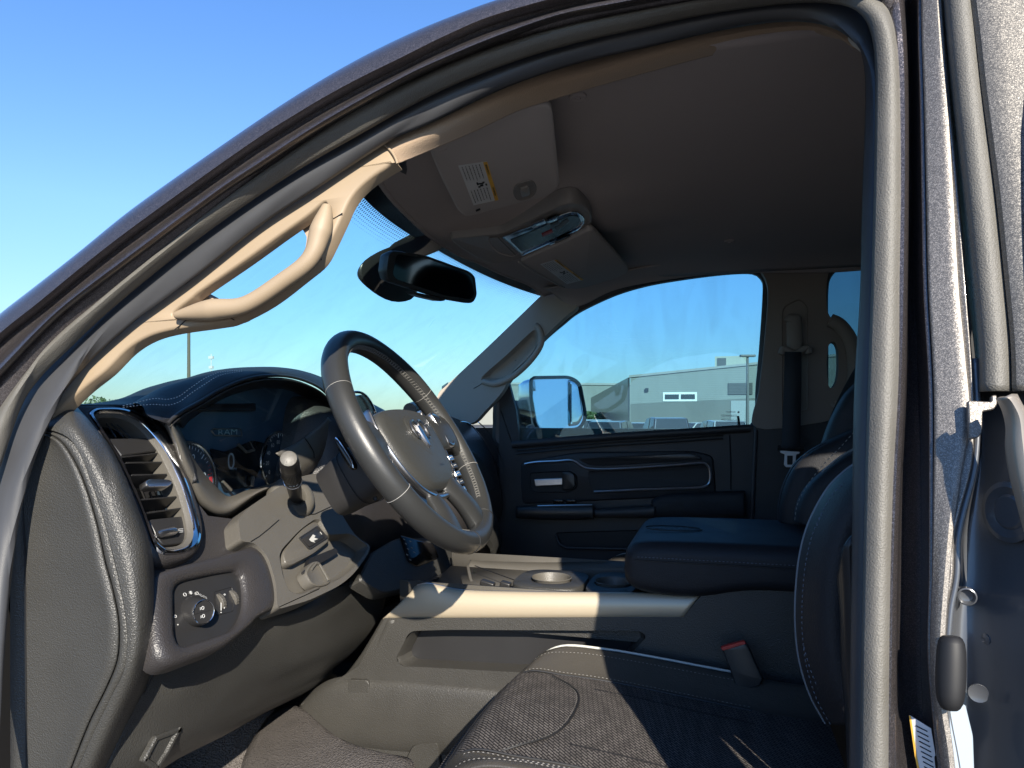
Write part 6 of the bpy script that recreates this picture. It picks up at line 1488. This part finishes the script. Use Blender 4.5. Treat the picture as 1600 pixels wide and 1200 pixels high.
# window (frame, panes)
wz0, wz1 = zb(1060, 627), zb(1060, 613)
wn = wallbox("window", 1036, 1089, wz0, wz1, mat("white_frame", (.75,.75,.72), .5), BLD, .10, .12)
for u0, u1 in ((1039,1061),(1064,1086)): wallbox("pane", u0, u1, wz0+.22, wz1-.22, mat("dark_pane", (.02,.03,.035), .1), wn, .14, .06)
lv = wallbox("louvre", 1138, 1176, zb(1150,616), zb(1150,598), mat("louvre_metal", (.13,.135,.125), .6), BLD, .10, .12)
for k in range(8):
    z = zb(1150,616) + k*(zb(1150,598)-zb(1150,616))/8; wallbox("blade", 1138, 1176, z, z+.09, mat("blade_metal", (.07,.073,.07), .6) if k == 0 else bpy.data.materials["blade_metal"], lv, .16, .05)
wallbox("loading_door", 1142, 1190, GND, zb(1150,626), mat("pale_door", (.26,.28,.28), .5), BLD, .12, .1)
wallbox("loading_door", 1240, 1290, GND, zb(1150,626), bpy.data.materials["pale_door"], BLD, .12, .1)
m = M().box(onb(1011, zb(1011,609), .1), (.35,.35,.35)); put("wall_lamp", m, m_bdark, BLD)
# dark glazed return wall running away to the left
c0_ = onb(984, GND); c1_ = G(925, 118)
m = M().add([c0_, c1_, Vector((c1_.x,c1_.y, (HZ-633)/F_PX*118+1.2)), Vector((c0_.x,c0_.y,zr))], [(0,1,2,3)]); 
rw = put("return_wall", m, m_bdark, BLD, solid=.2, smooth=0)
m = M()
for k in range(1, 8):
    p = c0_.lerp(c1_, k/8); zt_ = zr + ((HZ-633)/F_PX*118+1.2-zr)*k/8; m = M().tube([p, Vector((p.x,p.y,zt_))], .10, 4); put("mullion", m, bpy.data.materials["louvre_metal"], rw)
# rooftop unit: a thing on the roof
zru = zb(1135, 574); ru0, ru1 = onb(1116, zru, -1.5), onb(1166, zru, -1.5)
zt_ = (HZ-557)/F_PX*ru0.dot(FW)
RTU = thing("rooftop_unit", "pale rooftop air handling box on the building roof", "rooftop unit", ((ru0.x+ru1.x)/2, (ru0.y+ru1.y)/2, zru))
k = -nb*2; m = M().add([ru0, ru1, Vector((ru1.x,ru1.y,zt_)), Vector((ru0.x,ru0.y,zt_))]+[p+k for p in (ru0, ru1, Vector((ru1.x,ru1.y,zt_)), Vector((ru0.x,ru0.y,zt_)))], [(0,1,2,3),(4,7,6,5),(0,4,5,1),(1,5,6,2),(2,6,7,3),(3,7,4,0)])
put("casing", m, mat("cream_casing", (.33,.34,.28), .5), RTU, smooth=0)
a_ = ru0.lerp(ru1, .08)+nb*.05; b_ = ru0.lerp(ru1, .36)+nb*.05
for q in range(9):
    z = zru+.25 + q*(zt_-zru-.4)/9; m = M().box((a_+b_)/2 + Vector((0,0,z-a_.z)), ((b_-a_).length, .08, .12), Matrix.Rotation(math.atan2(e.y, e.x), 3, 'Z')); put("grille_blade", m, bpy.data.materials["blade_metal"], RTU)
# ---- farther building to the left
fA, fB = G(700, 125), G(985, 130)
FB = thing("far_warehouse", "plain pale warehouse behind, left of the ribbed building, dark opening at its foot", "building", (fA.x, fA.y, GND))
ft = (HZ-601)/F_PX*127; n2 = Vector((-(fB-fA).y, (fB-fA).x, 0)).normalized(); n2 = n2 if n2.dot(fA) > 0 else -n2; k = n2*20
def fbox(name, t0, t1, z0, z1, mt, h=0, dep=20):
    a, b_ = fA.lerp(fB, t0) - n2*h, fA.lerp(fB, t1) - n2*h; q = [Vector((p.x,p.y,z)) for z in (z0, z1) for p in (a, b_)]; kk = n2*dep
    return put(name, M().add(q + [p+kk for p in q], [(0,1,3,2),(4,6,7,5),(0,4,5,1),(2,3,7,6),(0,2,6,4),(1,5,7,3)]), mt, FB, smooth=0)
fbox("wall", 0, 1, GND, ft, mat("pale_cladding", (.20,.21,.19), .65)); fbox("roof_edge", 0, 1, ft, ft+.35, bpy.data.materials["parapet_metal"], .2)
fbox("dark_opening", .68, .96, GND, (HZ-652)/F_PX*127, m_dark, .3, .3)
# ---- foliage helper
m_leaf = mat("leaves", (.055,.095,.030), .6, var=.5)
m_bark = mat("bark", (.09,.07,.05), .9)
def crown(c, rx, ry, rz, n, s_, seed):
    rr = random.Random(seed); m = M(); c = Vector(c)
    blobs = [(Vector((rr.uniform(-.6,.6)*rx, rr.uniform(-.6,.6)*ry, rr.uniform(-.5,.6)*rz)), rr.uniform(.3,.6)) for _ in range(9)]
    for _ in range(n):
        o_, r = rr.choice(blobs); d = Vector((rr.gauss(0,1), rr.gauss(0,1), rr.gauss(0,1))).normalized()*r*rr.uniform(.55,1.05)
        p = c + o_ + Vector((d.x*rx, d.y*ry, d.z*rz)); a = Vector((rr.gauss(0,1), rr.gauss(0,1), rr.gauss(0,1))).normalized()*s_; b_ = a.orthogonal().normalized()*s_*.6
        m.add([p-a, p-b_, p+a, p+b_], [(0,1,2,3)])
    return m
def tree(u, d, h, w_, lbl, seed, name="tree", group=None):
    p = G(u, d); T = thing(name, lbl, "tree" if name != "shrub" else "shrub", p, group)
    tr = M().tube([p, p+Vector((.1,0,h*.3)), p+Vector((0,.1,h*.6))], [w_*.06, w_*.05, w_*.03], 8)
    for k in range(5):
        a = k*1.3; tr.tube([p+Vector((0,0,h*.35)), p+Vector((math.cos(a)*w_*.25, math.sin(a)*w_*.25, h*.65))], [w_*.025, w_*.012], 6)
    put("trunk", tr, m_bark, T); put("crown", crown(p+Vector((0,0,h*.66)), w_*.5, w_*.5, h*.36, 1500, w_*.035, seed), m_leaf, T, smooth=0)
tree(128, 60, 3.2, 4.0, "low green tree top just above the dash, beside the pillar foot", 3)
tree(165, 70, 3.6, 3.6, "green tree top above the dash, right of the lower one", 4)
tree(205, 95, 3.5, 4.5, "hazy green tree top mostly behind the dash pad", 5)
tree(1330, 44, 3.4, 3.5, "green bush beyond the rear window", 8)
tree(934, 100, 2.4, 5.0, "olive shrub in front of the warehouse's dark opening", 9, "shrub")
# ---- lamp poles and mast
m_pole = mat("bronze_pole", (.10,.085,.06), .5); m_lamp = mat("lamp_head_grey", (.12,.12,.12), .5)
def pole(u, d, ztop, r, lbl, head=True, name="lamp_post", mt=None, cat_="lamp post"):
    p = G(u, d); T = thing(name, lbl, cat_, p)
    put("shaft", M().tube([p, Vector((p.x,p.y,ztop))], [r*1.15, r*.8], 10), mt or m_pole, T)
    put("footing", M().lathe(p, (0,0,1), [(r*3,0),(r*3,.5),(r*2.4,.6),(0,.6)], 16), m_block, T)
    return T, Vector((p.x, p.y, ztop))
T, tp = pole(295, 32, 5.4, .075, "tan lamp post seen through the windscreen under the pillar handle")
put("lamp_head", M().box(tp+Vector((.3,0,0)), (.9,.3,.12)), m_lamp, T, bevel=.03)
T, tp = pole(1168, 46, (HZ-556)/F_PX*46, .10, "thin dark lamp post with a flat head in front of the building", mt=m_lamp)
put("lamp_head", M().box(tp, (.95,.4,.14), Matrix.Rotation(R(12), 3, 'Z')), m_lamp, T, bevel=.03)
T, tp = pole(330, 160, (HZ-553)/F_PX*160, .12, "distant thin radio mast seen above the dash hood", name="radio_mast", mt=mat("mast_white", (.5,.5,.5), .6), cat_="mast")
for k in range(4): put("antenna", M().box(tp - Vector((0,0,.8+2.2*k)), (1.1-.15*k,.5,.6)), bpy.data.materials["mast_white"], T)
# ---- parked cars
def car(u, d, rot, col, lbl, kind="suv", group="vehicles parked in the lot"):
    p = G(u, d); T = thing("parked_pickup" if kind == "pickup" else "parked_car", lbl, "pickup" if kind == "pickup" else "car", p, group)
    rz = Matrix.Rotation(rot, 3, 'Z')
    H = {"suv": 1.72, "sedan": 1.47, "pickup": 1.88}[kind]; L = {"suv": 4.7, "sedan": 4.7, "pickup": 5.7}[kind]; W_ = 1.86
    def xf(x, y, z): return p + rz @ Vector((x, y, z))
    # side profile: body and greenhouse, lofted across with tumblehome
    hb = H*.56
    body = [(-L/2,.45),(-L/2+.05,hb-.12),(-L/2+.25,hb),(L/2-1.1,hb),(L/2-.15,hb-.18),(L/2,hb-.4),(L/2,.40),(L/2-.2,.28),(-L/2+.2,.28)]
    rows = [[xf(x*(.96 if abs(s_) > .9 else 1), s_*W_/2, z+(0 if abs(s_) > .9 else .03)) for x, z in body] for s_ in (-1,-.92,-.5,0,.5,.92,1)]
    paint = mat("car_paint_"+lbl.split()[0], col, .3, .2, coat=.8)
    put("body", M().grid(rows, 0, True, True), paint, T, bevel=.03, smooth=50)
    if kind == "pickup": g0, g1, g2, g3 = -.7, -.5, .75, 1.45
    elif kind == "suv": g0, g1, g2, g3 = -L/2+.15, -L/2+.5, .45, 1.25
    else: g0, g1, g2, g3 = -1.6, -.95, .35, 1.15
    gp_ = [(g0, hb), (g1, H-.05), ((g1+g2)/2, H), (g2, H-.05), (g3, hb)]
    rows = [[xf(x, s_*W_/2*(.93 if z <= hb+.01 else .78), z) for x, z in gp_] for s_ in (-1,-.6,0,.6,1)]
    put("cabin", M().grid(rows, 0, True, True), paint, T, bevel=.04, smooth=50)
    gl = bpy.data.materials.get("car_glass") or mat("car_glass", (.02,.025,.03), .08)
    def pane(q, nm):
        c = sum((Vector(a) for a in q), Vector())/len(q); n_ = (Vector(q[1])-Vector(q[0])).cross(Vector(q[2])-Vector(q[0])).normalized()
        ctr = xf(0,0,hb); n_ = n_ if n_.dot(c-ctr) > 0 else -n_
        put(nm, M().add([Vector(a).lerp(c,.07)+n_*.035 for a in q], [tuple(range(len(q)))]), gl, T, solid=.01, smooth=0)
    f = lambda x, s_, z: xf(x, s_*W_/2*(.93 if z <= hb+.01 else .78), z)
    pane([f(g3,-1,hb),f(g3,1,hb),f(g2,1,H-.05),f(g2,-1,H-.05)], "windscreen"); pane([f(g0,-1,hb),f(g0,1,hb),f(g1,1,H-.05),f(g1,-1,H-.05)], "rear_window")
    md = (g1+g2)/2
    for s_ in (-1, 1):
        pane([f(g0,s_,hb),f(g1,s_,H-.05),f(md-.05,s_,H),f(md-.05,s_,hb)], "side_window"); pane([f(md+.05,s_,hb),f(md+.05,s_,H),f(g2,s_,H-.05),f(g3,s_,hb)], "side_window")
        for x in (-L/2+.95, L/2-.95):
            ty = bpy.data.materials.get("tyre") or mat("tyre", (.02,.02,.02), .8)
            c = xf(x, s_*(W_/2-.02), .34); put("wheel", M().lathe(c, rz @ Vector((0,s_,0)), [(.22,-.2),(.34,-.18),(.34,.0),(.30,.03),(.22,.03),(.20,.0),(0,.01)], 24), ty, T)
        put("headlight", M().box(xf(L/2-.06, s_*.68, hb-.30), (.12,.34,.16), rz), bpy.data.materials.get("white_print"), T, bevel=.02)
        put("tail_light", M().box(xf(-L/2+.04, s_*.74, hb-.22), (.08,.22,.22), rz), bpy.data.materials.get("redline"), T, bevel=.02)
        put("door_mirror", M().box(xf(g3-.25, s_*(W_/2+.06), hb+.08), (.12,.18,.12), rz), paint, T, bevel=.02)
car(1043, 33, YAW+R(95), (.06,.07,.10), "blue-grey pickup parked in front of the block wall, below the wide window", "pickup")
car(1125, 36, YAW+R(88), (.50,.52,.52), "silver suv parked nearest the pale loading door", "suv")
car(1098, 46, YAW+R(20), (.62,.62,.60), "white sedan between the silver suv and the blue-grey pickup", "sedan")
car(958, 34, YAW+R(70), (.10,.12,.14), "charcoal suv parked left of the blue-grey pickup", "suv")
car(905, 28, YAW+R(40), (.55,.57,.56), "pearl sedan just right of the towing mirror's foot", "sedan")
car(932, 40, YAW+R(85), (.40,.43,.45), "grey suv behind the pearl sedan", "suv")
car(990, 46, YAW+R(80), (.60,.62,.62), "pale sedan parked close to the dark return wall", "sedan")
